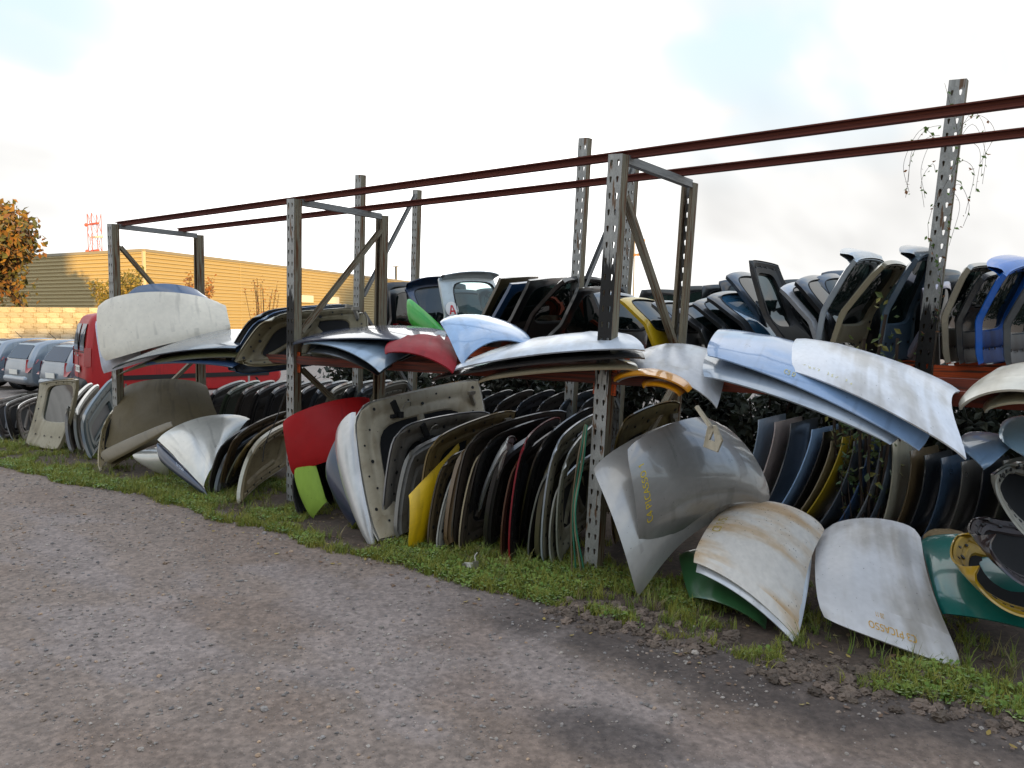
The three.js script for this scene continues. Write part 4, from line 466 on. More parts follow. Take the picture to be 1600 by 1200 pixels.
{"k":"hood","n":"car_hood","l":"sooty hood on edge under the back rack, seen over the front stack","col":"#1c1d1f","c":[[-3.239,0.02,-2.0],[-3.493,0.03,-3.0],[-3.279,0.847,-3.0],[-3.025,0.73,-2.0]],"cu":0.023,"rnd":0.062,"g":"panels stood on edge under the back rack","o":-1,"rc":[0.2,0.2,0.35,0.75],"cv":0.025},
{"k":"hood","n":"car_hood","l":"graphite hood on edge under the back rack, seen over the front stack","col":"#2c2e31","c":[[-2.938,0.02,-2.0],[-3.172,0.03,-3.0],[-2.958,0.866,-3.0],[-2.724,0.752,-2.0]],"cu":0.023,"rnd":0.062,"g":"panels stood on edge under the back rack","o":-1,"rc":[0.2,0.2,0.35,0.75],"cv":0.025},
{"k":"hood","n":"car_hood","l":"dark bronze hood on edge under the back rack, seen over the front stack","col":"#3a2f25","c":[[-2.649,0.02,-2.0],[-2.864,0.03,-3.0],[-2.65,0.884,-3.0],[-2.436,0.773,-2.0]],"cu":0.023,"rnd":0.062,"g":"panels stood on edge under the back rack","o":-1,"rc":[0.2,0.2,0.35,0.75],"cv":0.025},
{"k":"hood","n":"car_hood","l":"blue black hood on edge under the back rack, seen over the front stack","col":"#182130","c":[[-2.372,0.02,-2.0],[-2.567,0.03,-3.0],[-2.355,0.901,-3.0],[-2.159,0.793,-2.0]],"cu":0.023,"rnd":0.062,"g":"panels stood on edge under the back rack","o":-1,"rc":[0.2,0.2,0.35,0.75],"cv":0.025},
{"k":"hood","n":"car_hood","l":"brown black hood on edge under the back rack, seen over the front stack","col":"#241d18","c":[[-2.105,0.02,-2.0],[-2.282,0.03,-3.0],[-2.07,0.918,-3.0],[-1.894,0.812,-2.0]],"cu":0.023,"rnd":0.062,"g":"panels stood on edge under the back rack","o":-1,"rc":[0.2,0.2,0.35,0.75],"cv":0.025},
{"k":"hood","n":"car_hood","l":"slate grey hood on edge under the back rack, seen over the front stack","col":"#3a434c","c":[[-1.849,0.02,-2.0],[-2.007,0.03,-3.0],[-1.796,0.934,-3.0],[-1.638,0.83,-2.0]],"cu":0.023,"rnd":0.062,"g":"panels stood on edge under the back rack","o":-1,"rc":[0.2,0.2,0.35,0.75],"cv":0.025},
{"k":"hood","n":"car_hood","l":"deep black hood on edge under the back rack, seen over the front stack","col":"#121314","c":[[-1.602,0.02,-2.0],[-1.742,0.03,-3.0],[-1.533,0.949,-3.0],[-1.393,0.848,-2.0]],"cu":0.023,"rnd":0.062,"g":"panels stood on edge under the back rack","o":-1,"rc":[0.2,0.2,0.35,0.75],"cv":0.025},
{"k":"fender_piece","n":"fender","l":"blue grey fender in the leaning row under the back rack right of the near post","col":"#93a7bd","c":[[0.181,0.02,-1.913],[0.171,0.03,-2.613],[0.393,0.85,-2.7],[0.403,0.861,-2.0]],"cu":0.03,"cv":0.05,"rnd":0.007,"o":1,"g":"panels stood on edge under the back rack"},
{"k":"fender_piece","n":"fender","l":"pinkish white fender in the leaning row under the back rack right of the near post","col":"#c9b9b4","c":[[0.295,0.02,-1.913],[0.293,0.03,-2.613],[0.54,0.839,-2.7],[0.541,0.851,-2.0]],"cu":0.03,"cv":0.05,"rnd":0.007,"o":1,"g":"panels stood on edge under the back rack"},
{"k":"fender_piece","n":"fender","l":"charcoal fender in the leaning row under the back rack right of the near post","col":"#3c4148","c":[[0.426,0.02,-1.93],[0.433,0.03,-2.63],[0.673,0.838,-2.7],[0.666,0.851,-2.0]],"cu":0.03,"cv":0.05,"rnd":0.007,"o":1,"g":"panels stood on edge under the back rack"},
{"k":"fender_piece","n":"fender","l":"sky blue fender in the leaning row under the back rack right of the near post","col":"#9dbfe6","c":[[0.521,0.02,-1.94],[0.539,0.03,-2.64],[0.856,0.798,-2.7],[0.838,0.815,-2.0]],"cu":0.03,"cv":0.05,"rnd":0.007,"o":1,"g":"panels stood on edge under the back rack"},
{"k":"fender_piece","n":"fender","l":"black fender in the leaning row under the back rack right of the near post","col":"#141518","c":[[0.621,0.02,-1.941],[0.645,0.03,-2.641],[0.951,0.784,-2.7],[0.927,0.803,-2.0]],"cu":0.03,"cv":0.05,"rnd":0.007,"o":1,"g":"panels stood on edge under the back rack"},
{"k":"fender_piece","n":"fender","l":"beige rimmed fender in the leaning row under the back rack right of the near post","col":"#a3977c","c":[[0.683,0.02,-1.942],[0.712,0.03,-2.642],[1.016,0.713,-2.7],[0.987,0.738,-2.0]],"cu":0.03,"cv":0.05,"rnd":0.007,"o":1,"g":"panels stood on edge under the back rack"},
{"k":"fender_piece","n":"fender","l":"yellow rimmed fender in the leaning row under the back rack right of the near post","col":"#b59c22","c":[[0.743,0.02,-1.942],[0.777,0.03,-2.642],[1.106,0.754,-2.7],[1.072,0.776,-2.0]],"cu":0.03,"cv":0.05,"rnd":0.007,"o":1,"g":"panels stood on edge under the back rack"},
{"k":"fender_piece","n":"fender","l":"dark grey fender in the leaning row under the back rack right of the near post","col":"#565e68","c":[[0.894,0.02,-1.942],[0.933,0.03,-2.642],[1.197,0.73,-2.7],[1.157,0.755,-2.0]],"cu":0.03,"cv":0.05,"rnd":0.007,"o":1,"g":"panels stood on edge under the back rack"},
{"k":"fender_piece","n":"fender","l":"dark blue fender in the leaning row under the back rack right of the near post","col":"#3a5478","c":[[1.017,0.02,-1.943],[1.063,0.03,-2.643],[1.305,0.729,-2.7],[1.259,0.755,-2.0]],"cu":0.03,"cv":0.05,"rnd":0.007,"o":1,"g":"panels stood on edge under the back rack"},
{"k":"fender_piece","n":"fender","l":"dull silver fender in the leaning row under the back rack right of the near post","col":"#8a8f95","c":[[1.125,0.02,-1.944],[1.177,0.03,-2.644],[1.392,0.727,-2.7],[1.34,0.754,-2.0]],"cu":0.03,"cv":0.05,"rnd":0.007,"o":1,"g":"panels stood on edge under the back rack"},
{"k":"fender_piece","n":"fender","l":"cream fender in the leaning row under the back rack right of the near post","col":"#c4c0ac","c":[[1.347,0.02,-1.945],[1.403,0.03,-2.645],[1.47,0.787,-2.7],[1.413,0.81,-2.0]],"cu":0.03,"cv":0.05,"rnd":0.007,"o":1,"g":"panels stood on edge under the back rack"},
{"k":"fender_piece","n":"fender","l":"slate fender in the leaning row under the back rack right of the near post","col":"#4a5663","c":[[1.224,0.02,-1.944],[1.279,0.03,-2.644],[1.45,0.701,-2.7],[1.395,0.73,-2.0]],"cu":0.03,"cv":0.05,"rnd":0.007,"o":1,"g":"panels stood on edge under the back rack"},
{"k":"fender_piece","n":"fender","l":"bronze fender in the leaning row under the back rack right of the near post","col":"#5e4f38","c":[[1.422,0.02,-1.945],[1.488,0.03,-2.645],[1.619,0.692,-2.7],[1.552,0.723,-2.0]],"cu":0.03,"cv":0.05,"rnd":0.007,"o":1,"g":"panels stood on edge under the back rack"},
{"k":"fender_piece","n":"fender","l":"faded black fender in the leaning row under the back rack right of the near post","col":"#24272b","c":[[1.507,0.02,-1.945],[1.58,0.03,-2.645],[1.72,0.666,-2.7],[1.647,0.7,-2.0]],"cu":0.03,"cv":0.05,"rnd":0.007,"o":1,"g":"panels stood on edge under the back rack"},
{"k":"fender_piece","n":"fender","l":"dusty blue fender in the leaning row under the back rack right of the near post","col":"#34475c","c":[[1.628,0.02,-1.944],[1.708,0.03,-2.644],[1.836,0.658,-2.7],[1.756,0.693,-2.0]],"cu":0.03,"cv":0.05,"rnd":0.007,"o":1,"g":"panels stood on edge under the back rack"},
{"k":"fender_piece","n":"fender","l":"ashen fender in the leaning row under the back rack right of the near post","col":"#4c4a46","c":[[1.752,0.02,-1.944],[1.842,0.03,-2.644],[1.976,0.643,-2.7],[1.887,0.68,-2.0]],"cu":0.03,"cv":0.05,"rnd":0.007,"o":1,"g":"panels stood on edge under the back rack"},
{"k":"fender_piece","n":"fender","l":"inky fender in the leaning row under the back rack right of the near post","col":"#171a1f","c":[[1.874,0.02,-1.944],[1.972,0.03,-2.644],[2.111,0.658,-2.7],[2.013,0.695,-2.0]],"cu":0.03,"cv":0.05,"rnd":0.007,"o":1,"g":"panels stood on edge under the back rack"},
{"k":"fender_piece","n":"fender","l":"dark olive fender in the leaning row under the back rack right of the near post","col":"#33332a","c":[[1.997,0.02,-1.943],[2.105,0.03,-2.643],[2.25,0.683,-2.7],[2.142,0.719,-2.0]],"cu":0.03,"cv":0.05,"rnd":0.007,"o":1,"g":"panels stood on edge under the back rack"},
{"k":"fender_piece","n":"fender","l":"smoky grey fender in the leaning row under the back rack right of the near post","col":"#3b4147","c":[[2.121,0.02,-1.943],[2.237,0.03,-2.643],[2.377,0.697,-2.7],[2.261,0.732,-2.0]],"cu":0.03,"cv":0.05,"rnd":0.007,"o":1,"g":"panels stood on edge under the back rack"}
];
// ------------------------------------------------------------------ loose car panels
// a panel is a curved sheet over four corners: u across, v up or back; o = +1 when the painted side faces along (u x v)
function makeSurf(e) {
  const c = e.c.map(p => V(...p)), O = c[0].clone().add(c[1]).add(c[2]).add(c[3]).multiplyScalar(.25);
  const Ud = c[1].clone().sub(c[0]).add(c[2]).sub(c[3]).normalize(), Vd = c[3].clone().sub(c[0]).add(c[2]).sub(c[1]).normalize();
  const N = Ud.clone().cross(Vd).normalize(), o = e.o ?? 1, cu = e.cu ?? .05, cv = e.cv ?? .04, bow = e.bow ?? [.01, .01, .02, .01], rn = e.rnd ?? .03;
  const lenU = c[0].distanceTo(c[1]) * .5 + c[3].distanceTo(c[2]) * .5, lenV = c[0].distanceTo(c[3]) * .5 + c[1].distanceTo(c[2]) * .5;
  const q = t => 4 * t * (1 - t);
  const base = (u, v) => {
    const p = c[0].clone().multiplyScalar((1 - u) * (1 - v)).addScaledVector(c[1], u * (1 - v)).addScaledVector(c[2], u * v).addScaledVector(c[3], (1 - u) * v).sub(O);
    const su = 2 * u - 1, sv = 2 * v - 1, rc = (e.rc ?? [1, 1, 1, 1])[sv < 0 ? (su < 0 ? 0 : 1) : (su < 0 ? 3 : 2)], k = rc * rn * Math.pow(Math.abs(su), 7) * Math.pow(Math.abs(sv), 7);
    p.addScaledVector(Vd, -bow[0] * q(u) * (1 - v) * (1 - v) + bow[2] * q(u) * v * v - Math.sign(sv) * k);
    p.addScaledVector(Ud, bow[1] * q(v) * u * u - bow[3] * q(v) * (1 - u) * (1 - u) - Math.sign(su) * k);
    let h = cu * (1 - su * su) + cv * (1 - sv * sv) - .012 * (Math.pow(Math.abs(su), 10) + Math.pow(Math.abs(sv), 10));
    if (e.crease) h += e.crease * (Math.exp(-((u - .27) ** 2) / .0018) + Math.exp(-((u - .73) ** 2) / .0018)) * sst(0, .25, v) * sst(0, .25, 1 - v);
    if (e.kink) { const vk = .46, t = v < vk ? v / vk : (1 - v) / (1 - vk); h += e.kink * Math.min(t, 1 - .5 * Math.pow(Math.max(0, t - .85) / .15, 2) * .15); }
    p.addScaledVector(N, o * h);
    return p;
  };
  const off = (u, v, d) => {                       // d metres along the painted side's normal
    const a = .01, pu = base(Math.min(1, u + a), v).sub(base(Math.max(0, u - a), v)), pv = base(u, Math.min(1, v + a)).sub(base(u, Math.max(0, v - a)));
    return base(u, v).addScaledVector(pu.cross(pv).normalize(), o * d);
  };
  return { base, off, O, N, o, Ud, Vd, lenU, lenV, uv: (u, v) => [u * lenU * .7 + O.x * .37, v * lenV * .7 + O.z * .53] };
}
function skin(S, nu, nv, lip = .011) {             // outer sheet with a folded rim
  const list = [gridGeo(nu, nv, S.base, S.uv)];
  const edge = (f, n) => gridGeo(n, 1, (t, s) => { const [u, v] = f(t); return S.off(u, v, -lip * s); }, (t, s) => { const [u, v] = f(t); return S.uv(u, v); });
  list.push(edge(t => [t, 0], nu), edge(t => [1, t], nv), edge(t => [1 - t, 1], nu), edge(t => [0, 1 - t], nv));
  return merge(list);
}
// polar layout: angle a, s 0 on the opening, 1 on the outer margin
function polar(a, s, w, mar) {
  const ca = Math.cos(a), sa = Math.sin(a), k = 1 / Math.max(Math.abs(ca), Math.abs(sa)), half = 1 - 2 * mar;
  const ou = .5 + .5 * half * ca * k, ov = .5 + .5 * half * sa * k;
  const p = 5, r = Math.pow(Math.pow(Math.abs(ca), p) + Math.pow(Math.abs(sa), p), -1 / p);
  const iu = w[0] + w[2] * ca * r, iv = w[1] + w[3] * sa * r;
  return [lerp(iu, ou, s), lerp(iv, ov, s)];
}
function ring(S, w, mar, prof, n = 40) {           // prof: list of [s, depth]; pressed folds stay crisp
  return toCreasedNormals(gridGeo(n, prof.length - 1, (t, j) => { const pr = prof[Math.round(j * (prof.length - 1))]; const [u, v] = polar(t * 2 * Math.PI, pr[0], w, mar); return S.off(u, v, pr[1]); }, (t, j) => { const [u, v] = polar(t * 2 * Math.PI, j, w, mar); return S.uv(u, v); }), .55);
}
function disc(S, w, d, n = 40, sc = 1.03) {
  return gridGeo(n, 4, (t, s) => { const a = t * 2 * Math.PI, p = 5, ca = Math.cos(a), sa = Math.sin(a), r = Math.pow(Math.pow(Math.abs(ca), p) + Math.pow(Math.abs(sa), p), -1 / p) * Math.max(s, .001) * sc; return S.off(w[0] + w[2] * ca * r, w[1] + w[3] * sa * r, d); });
}
function rib(S, a, b, w, d0, d1, n = 8) {          // pressed rib between two (u,v) points
  const du = (b[0] - a[0]) * S.lenU, dv = (b[1] - a[1]) * S.lenV, L = Math.hypot(du, dv), pu = -dv / L * w / S.lenU, pv = du / L * w / S.lenV;
  return gridGeo(n, 3, (t, s) => { const k = [-1, -.6, .6, 1][Math.round(s * 3)], d = [d0, d1, d1, d0][Math.round(s * 3)]; return S.off(clamp(lerp(a[0], b[0], t) + pu * k), clamp(lerp(a[1], b[1], t) + pv * k), d); }, (t) => S.uv(lerp(a[0], b[0], t), lerp(a[1], b[1], t)));
}
function spot(S, u, v, r, d) { const p = S.off(u, v, d), n = S.off(u, v, d - .01).sub(p).normalize(); const g = new THREE.CylinderGeometry(r, r, .004, 10); g.applyQuaternion(new THREE.Quaternion().setFromUnitVectors(V(0, 1, 0), n)); g.translate(p.x, p.y, p.z); return g; }
function lettering(S, e, parent) {
  const [str, col, u0, v0, du, dv, turn] = e;
  const cv = document.createElement('canvas'); cv.width = 512; cv.height = 128; const g = cv.getContext('2d');
  g.fillStyle = '#000'; g.fillRect(0, 0, 512, 128); g.fillStyle = '#fff'; g.textBaseline = 'middle'; g.textAlign = 'center';
  let fs = 96; g.font = `${fs}px sans-serif`; const w = g.measureText(str).width; if (w > 480) { fs = Math.floor(fs * 480 / w); g.font = `${fs}px sans-serif`; }
  if (str === '~') { g.strokeStyle = '#777'; g.lineWidth = 9; for (let i = 0; i < 11; i++) { if (i === 4 || i === 8) continue; g.beginPath(); for (let k = 0; k < 5; k++) g.lineTo(24 + i * 43 + 26 * hash(i, k, 1), 30 + 68 * hash(i, k, 2)); g.stroke(); } }   // rubbed-out crayon marks
  else g.fillText(str, 256, 64);
  const t = new THREE.CanvasTexture(cv);
  const m = new THREE.MeshStandardMaterial({ color: col, roughness: .6, alphaMap: t, transparent: true, side: THREE.DoubleSide });
  const geo = gridGeo(16, 6, (a, b) => S.off(u0 + du * a, v0 + dv * b, .003), (a, b) => turn === 3 ? [1 - a, 1 - b] : turn === 1 ? [b, 1 - a] : turn === 2 ? [1 - b, a] : [a, b]);
  return mesh('lettering', geo, m, parent);
}
function buildPanel(e) {
  const S = makeSurf({ crease: e.k === 'hood' && e.inner !== 0 ? .006 : 0, ...e });
  const cat = { car_hood: 'car hood', tailgate: 'tailgate', van_door: 'van door', scrap_door: 'car door', fender: 'fender', metal_lip: 'metal lip' }[e.n];
  const t = thing(e.n, e.l, cat, [S.O.x, S.O.y, S.O.z], 0, e.g);
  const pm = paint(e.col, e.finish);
  const showInner = (e.o ?? 1) < 0;
  if (e.k === 'hood' || e.k === 'fender_piece') {
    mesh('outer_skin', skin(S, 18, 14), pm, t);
    if (e.k === 'fender_piece') {
      mesh('inner_flange', ring(S, [.5, .5, .34, .38], .015, [[0, -.012], [.3, -.03], [.7, -.03], [1, -.014]], 32), inner(e.icol ?? e.col), t);
    } else if (e.inner !== 0) {
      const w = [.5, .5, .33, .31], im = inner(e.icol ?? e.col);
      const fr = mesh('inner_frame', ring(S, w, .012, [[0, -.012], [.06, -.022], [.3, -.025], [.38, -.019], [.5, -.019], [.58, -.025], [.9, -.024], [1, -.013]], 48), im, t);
      mesh('insulation_pad', disc(S, w, -.011), M.pad, t);
      if (showInner) {
        if (!e.norib) for (const [a, b] of [[[.5, .19], [.5, .82]], [[.24, .25], [.5, .7]], [[.76, .25], [.5, .7]]]) mesh('rib', rib(S, a, b, .035, -.013, -.026), im, t);
        const holes = []; for (let i = 0; i < 26; i++) { const a = i / 26 * 2 * Math.PI + .07, [u, v] = polar(a, i % 2 ? .74 : .47, w, .012); holes.push(spot(S, u, v, i % 3 ? .009 : .014, -.026)); }
        tag(mesh('access_holes', merge(holes), M.dark, fr));
        for (const v of [.16, .84]) { const p = S.off(.9, v, -.05); const g = merge([bx(.03, .12, .03, 0, 0, 0, .4, .3, .2), bx(.025, .03, .08, .01, .05, .02)]); g.translate(p.x, p.y, p.z); mesh('hinge', g, M.zinc, t); }
        if (e.latch) { const p = S.off(.3, .9, -.055); const g = merge([bx(.022, .14, .05, 0, 0, 0, .5), bx(.05, .05, .03, .02, -.05, -.03), bx(.03, .03, .1, 0, -.06, .0)]); g.translate(p.x, p.y, p.z); mesh('latch', g, M.rubber, t); const p2 = S.off(.38, .9, -.05); const h = tube([V(0, 0, -.05), V(.02, .035, -.03), V(.02, .03, .02), V(0, -.02, .04)], .005, 12); h.translate(p2.x, p2.y, p2.z); mesh('striker', h, M.zinc, t); }
      }
    }
    for (const w of e.text ?? []) lettering(S, w, t);
  } else if (e.k === 'door') {
    const im = inner(e.icol ?? e.col);
    if (e.win) {
      mesh('outer_skin', ring(S, e.win, .0, [[0, -.03], [0, 0], [.25, .004], [.8, .004], [1, 0], [1, -.03]], 56), pm, t);
      mesh('window_pane', disc(S, e.win, -.012), M.glass, t);
    } else mesh('outer_skin', skin(S, 16, 14, .03), pm, t);
    const w = [.5, .36, .3, .2];
    mesh('inner_panel', ring(S, e.win ? w : [.5, .5, .34, .27], .02, [[0, -.02], [.08, -.05], [.4, -.055], [.5, -.04], [.62, -.055], [.95, -.05], [1, -.02]], 48), im, t);
    mesh('door_liner', disc(S, e.win ? w : [.5, .5, .34, .27], -.018), e.win ? M.trim : im, t);
    const sp = []; for (let i = 0; i < 10; i++) sp.push(spot(S, .1 + .08 * i, i % 2 ? .12 : .86, .012, -.055)); mesh('bolt_holes', merge(sp), M.dark, t);
    mesh('strap', rib(S, [.2, .2], [.75, .26], .03, -.02, -.045), im, t);
  } else {                                        // tailgate or van door
    const w = e.win, im = e.inner ? inner(e.icol ?? e.col) : M.trim;
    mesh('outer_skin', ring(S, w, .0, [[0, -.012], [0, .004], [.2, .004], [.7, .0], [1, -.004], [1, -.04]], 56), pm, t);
    mesh('inner_trim', ring(S, w, .012, [[0, -.012], [.04, -.03], [.45, -.04], [.55, -.03], [.9, -.045], [1, -.04]], 56), im, t);
    mesh('window_pane', disc(S, w, -.004), e.clear ? M.clear : e.glass ? new THREE.MeshPhysicalMaterial({ color: e.glass, roughness: .04, clearcoat: 1, clearcoatRoughness: .03 }) : M.glass, t);
    mesh('window_seal', ring(S, w, 0, [[-.03, -.002], [.0, .008], [.07, .008], [.1, .002]], 56), M.rubber, t);
    if (e.spo) { const P = [[1.0, -.03], [1.015, .01], [1.0, .06], [.955, .15], [.94, .145], [.95, .06], [.94, .0]]; mesh('spoiler', gridGeo(14, P.length - 1, (a, b) => { const q = P[Math.round(b * (P.length - 1))], k = 1 - .25 * Math.pow(Math.abs(2 * a - 1), 3); const top = S.off(.03 + .94 * a, 1, q[1] * k); return top.addScaledVector(S.Vd, (q[0] - 1) * S.lenV); }, (a, b) => S.uv(a, b)), pm, t); }
    if (e.lamp) for (const u of [.1, .9]) mesh('tail_lamp', gridGeo(5, 5, (a, b) => S.off(u - .07 + .14 * a, .18 + .22 * b, .012 + .02 * Math.sin(a * Math.PI) * Math.sin(b * Math.PI))), M.redLamp, t);
    mesh('lock_plate', gridGeo(4, 3, (a, b) => S.off(.4 + .2 * a, .14 + .1 * b, .008)), M.dark, t);
    if (e.inner) { const sp = []; for (let i = 0; i < 14; i++) { const [u, v] = polar(i / 14 * 6.283, .55, w, .012); sp.push(spot(S, u, v, .011, -.041)); } mesh('access_holes', merge(sp), M.dark, t); }
    if (e.disc) {
      const g = gridGeo(24, 3, (a, b) => { const k = Math.max(b, .01) * .085; return S.off(.1 + k / S.lenU * Math.cos(a * 6.2832), .52 + k / S.lenV * Math.sin(a * 6.2832), .008); }, (a, b) => [.5 + .5 * b * Math.cos(a * 6.2832), .5 + .5 * b * Math.sin(a * 6.2832)]);
      const cv = document.createElement('canvas'); cv.width = cv.height = 128; const x = cv.getContext('2d'); x.fillStyle = '#f4f2ec'; x.fillRect(0, 0, 128, 128); x.fillStyle = '#d3202a'; x.font = 'bold 104px sans-serif'; x.textAlign = 'center'; x.textBaseline = 'middle'; x.fillText('A', 64, 68);
      const tx = new THREE.CanvasTexture(cv); tx.colorSpace = THREE.SRGBColorSpace;
      const dm = mesh('disc_sticker', g, new THREE.MeshStandardMaterial({ map: tx, roughness: .5 }), t); dm.userData.label = 'white disc with a red letter A';
    }
  }
  return t;
}
for (const e of PANELS) buildPanel(e);
// ------------------------------------------------------------------ vehicles
// side outline (x forward 0..L from the tail, y up) swept across the width with a tumblehome and rounded plan corners
function carBody(prof, W, belt, H, tuck = .16, n = 10) {
  const pts = prof.map(p => new THREE.Vector2(...p));
  const curve = []; for (let i = 0; i < pts.length; i++) { const a = pts[i], b = pts[(i + 1) % pts.length]; for (let k = 0; k < 4; k++) curve.push(a.clone().lerp(b, k / 4)); }
  // soften the outline
  for (let it = 0; it < 2; it++) { const c = curve.map(p => p.clone()); for (let i = 0; i < c.length; i++) curve[i].copy(c[i]).multiplyScalar(.5).addScaledVector(c[(i + 1) % c.length], .25).addScaledVector(c[(i + c.length - 1) % c.length], .25); }
  const L = Math.max(...pts.map(p => p.x)); let cx = L / 2, cy = H * .45;
  const row = s => curve.map(p => { // s -1..1 across the width
    const e = Math.abs(s) > .8 ? (Math.abs(s) - .8) / .2 : 0, k = 1 - .09 * e * e;
    const x = cx + (p.x - cx) * (1 - .05 * e * e), y = cy + (p.y - cy) * k;
    const inn = p.y > belt ? tuck * sst(belt, H, p.y) : .03 * sst(belt * .6, 0, p.y);
    return V(x, y, s * (W / 2 - inn));
  });
  const S = [-1, -.96, -.9, -.8, -.4, 0, .4, .8, .9, .96, 1], rows = S.map(row), m = curve.length;
  const g = gridGeo(m, S.length - 1, (u, v) => rows[Math.round(v * (S.length - 1))][Math.round(u * m) % m]);
  const caps = [0, S.length - 1].map(r => { const sh = new THREE.Shape(rows[r].map(p => new THREE.Vector2(p.x, p.y))), t = new THREE.ShapeGeometry(sh), P = t.attributes.position; for (let i = 0; i < P.count; i++) { const y = P.getY(i); const q = rows[r].reduce((a, b) => Math.hypot(a.x - P.getX(i), a.y - y) < Math.hypot(b.x - P.getX(i), b.y - y) ? a : b); P.setZ(i, q.z); } t.computeVertexNormals(); return t; });
  return merge([g, ...caps]);
}
function sidePane(pts, W, belt, H, tuck, s) { // side window following the tumblehome, 6 mm proud
  const sh = new THREE.Shape(pts.map(p => new THREE.Vector2(...p))), g = new THREE.ShapeGeometry(sh), P = g.attributes.position;
  for (let i = 0; i < P.count; i++) { const y = P.getY(i), inn = y > belt ? tuck * sst(belt, H, y) : .03 * sst(belt * .6, 0, y); P.setZ(i, s * (W / 2 - inn + .006)); } g.computeVertexNormals(); return g;
}
function wheel(parent, x, z, r) { const w = new THREE.Group(); w.name = 'wheel'; w.position.set(x, r, z); parent.add(w); const t = new THREE.TorusGeometry(r - .07, .07, 10, 28); mesh('tyre', t, M.rubber, w); const h = merge([new THREE.CylinderGeometry(r - .1, r - .1, .1, 20).rotateX(Math.PI / 2), ...[0, 1, 2, 3, 4].map(k => bx(.05, r - .1, .14, 0, (r - .1) / 2, 0).rotateZ(k * 1.2566))]); mesh('rim', h, M.chrome, w); mesh('arch', new THREE.TorusGeometry(r + .03, .035, 6, 20, Math.PI).translate(0, 0, z > 0 ? -.02 : .02), M.dark, w); }
function plate(parent, text, w, x, y, rot) {
  const cv = document.createElement('canvas'); cv.width = 256; cv.height = 96; const g = cv.getContext('2d'); g.fillStyle = '#e6e4da'; g.fillRect(0, 0, 256, 96); g.fillStyle = '#1b1b1b'; g.font = 'bold 62px sans-serif'; g.textAlign = 'center'; g.textBaseline = 'middle'; g.fillText(text, 128, 50);
  const t = new THREE.CanvasTexture(cv); t.colorSpace = THREE.SRGBColorSpace; const p = mesh('number_plate', new THREE.BoxGeometry(w, w * .26, .012), new THREE.MeshStandardMaterial({ map: t, roughness: .5 }), parent); p.position.set(x, y, 0); p.rotation.y = rot; return p;
}
function hatchback(label, x, z, ry, plateText) {
  const c = thing('parked_car', label, 'car', [x, fall(x) - .03, z], ry, 'silver hatchbacks parked by the block wall'), W = 1.7, H = 1.48, belt = .92, tk = .2, L = 4.0;
  const pm = paint('#8d99a6', 'gloss');
  mesh('body', carBody([[.02, .3], [.0, .62], [.06, .95], [.34, 1.38], [.7, 1.47], [1.5, 1.48], [2.2, 1.38], [2.9, .98], [3.6, .84], [3.95, .66], [4.0, .34], [3.6, .2], [.4, .2]], W, belt, H, tk), pm, c);
  for (const s of [-1, 1]) {
    mesh('side_window', sidePane([[.62, .98], [.86, 1.3], [1.35, 1.36], [1.35, .98]], W, belt, H, tk, s), M.carGlass, c);
    mesh('side_window', sidePane([[1.42, .98], [1.42, 1.36], [2.0, 1.32], [2.7, .99]], W, belt, H, tk, s), M.carGlass, c);
    const lamp = gridGeo(4, 6, (u, v) => V(-.01 + .26 * u * v + .05 * v, .62 + .34 * v, s * (W / 2 + .008 - .16 * (1 - u) - .02 * v))); mesh('tail_lamp', lamp, M.redLamp, c);
    wheel(c, .68, s * (W / 2 - .08), .31); wheel(c, 3.2, s * (W / 2 - .08), .31);
    mesh('mirror', bx(.1, .12, .2, 2.55, 1.0, s * (W / 2 + .08)), pm, c);
  }
  mesh('rear_window', gridGeo(6, 4, (u, v) => V(.075 + .25 * v - .012, .98 + .36 * v, (u - .5) * (W - .42 - .2 * v))), M.carGlass, c);
  mesh('rear_bumper', new THREE.CapsuleGeometry(.11, W - .42, 4, 10).rotateX(Math.PI / 2).translate(.06, .42, 0), pm, c);
  plate(c, plateText, .5, -.035, .62, -Math.PI / 2);
  mesh('roof_aerial', bar(V(1.1, 1.46, 0), V(.9, 1.66, 0), .012, .012), M.dark, c);
  return c;
}
hatchback('silver hatchback parked next to the red van, tail lamp toward the rack', -18.7, -4.4, Math.PI / 2, '');
hatchback('silver hatchback with a bright red tail lamp, second from the red van', -20.95, -4.4, Math.PI / 2, '');
hatchback('silver hatchback third from the red van, cut by the tree side', -23.2, -4.4, Math.PI / 2, '');
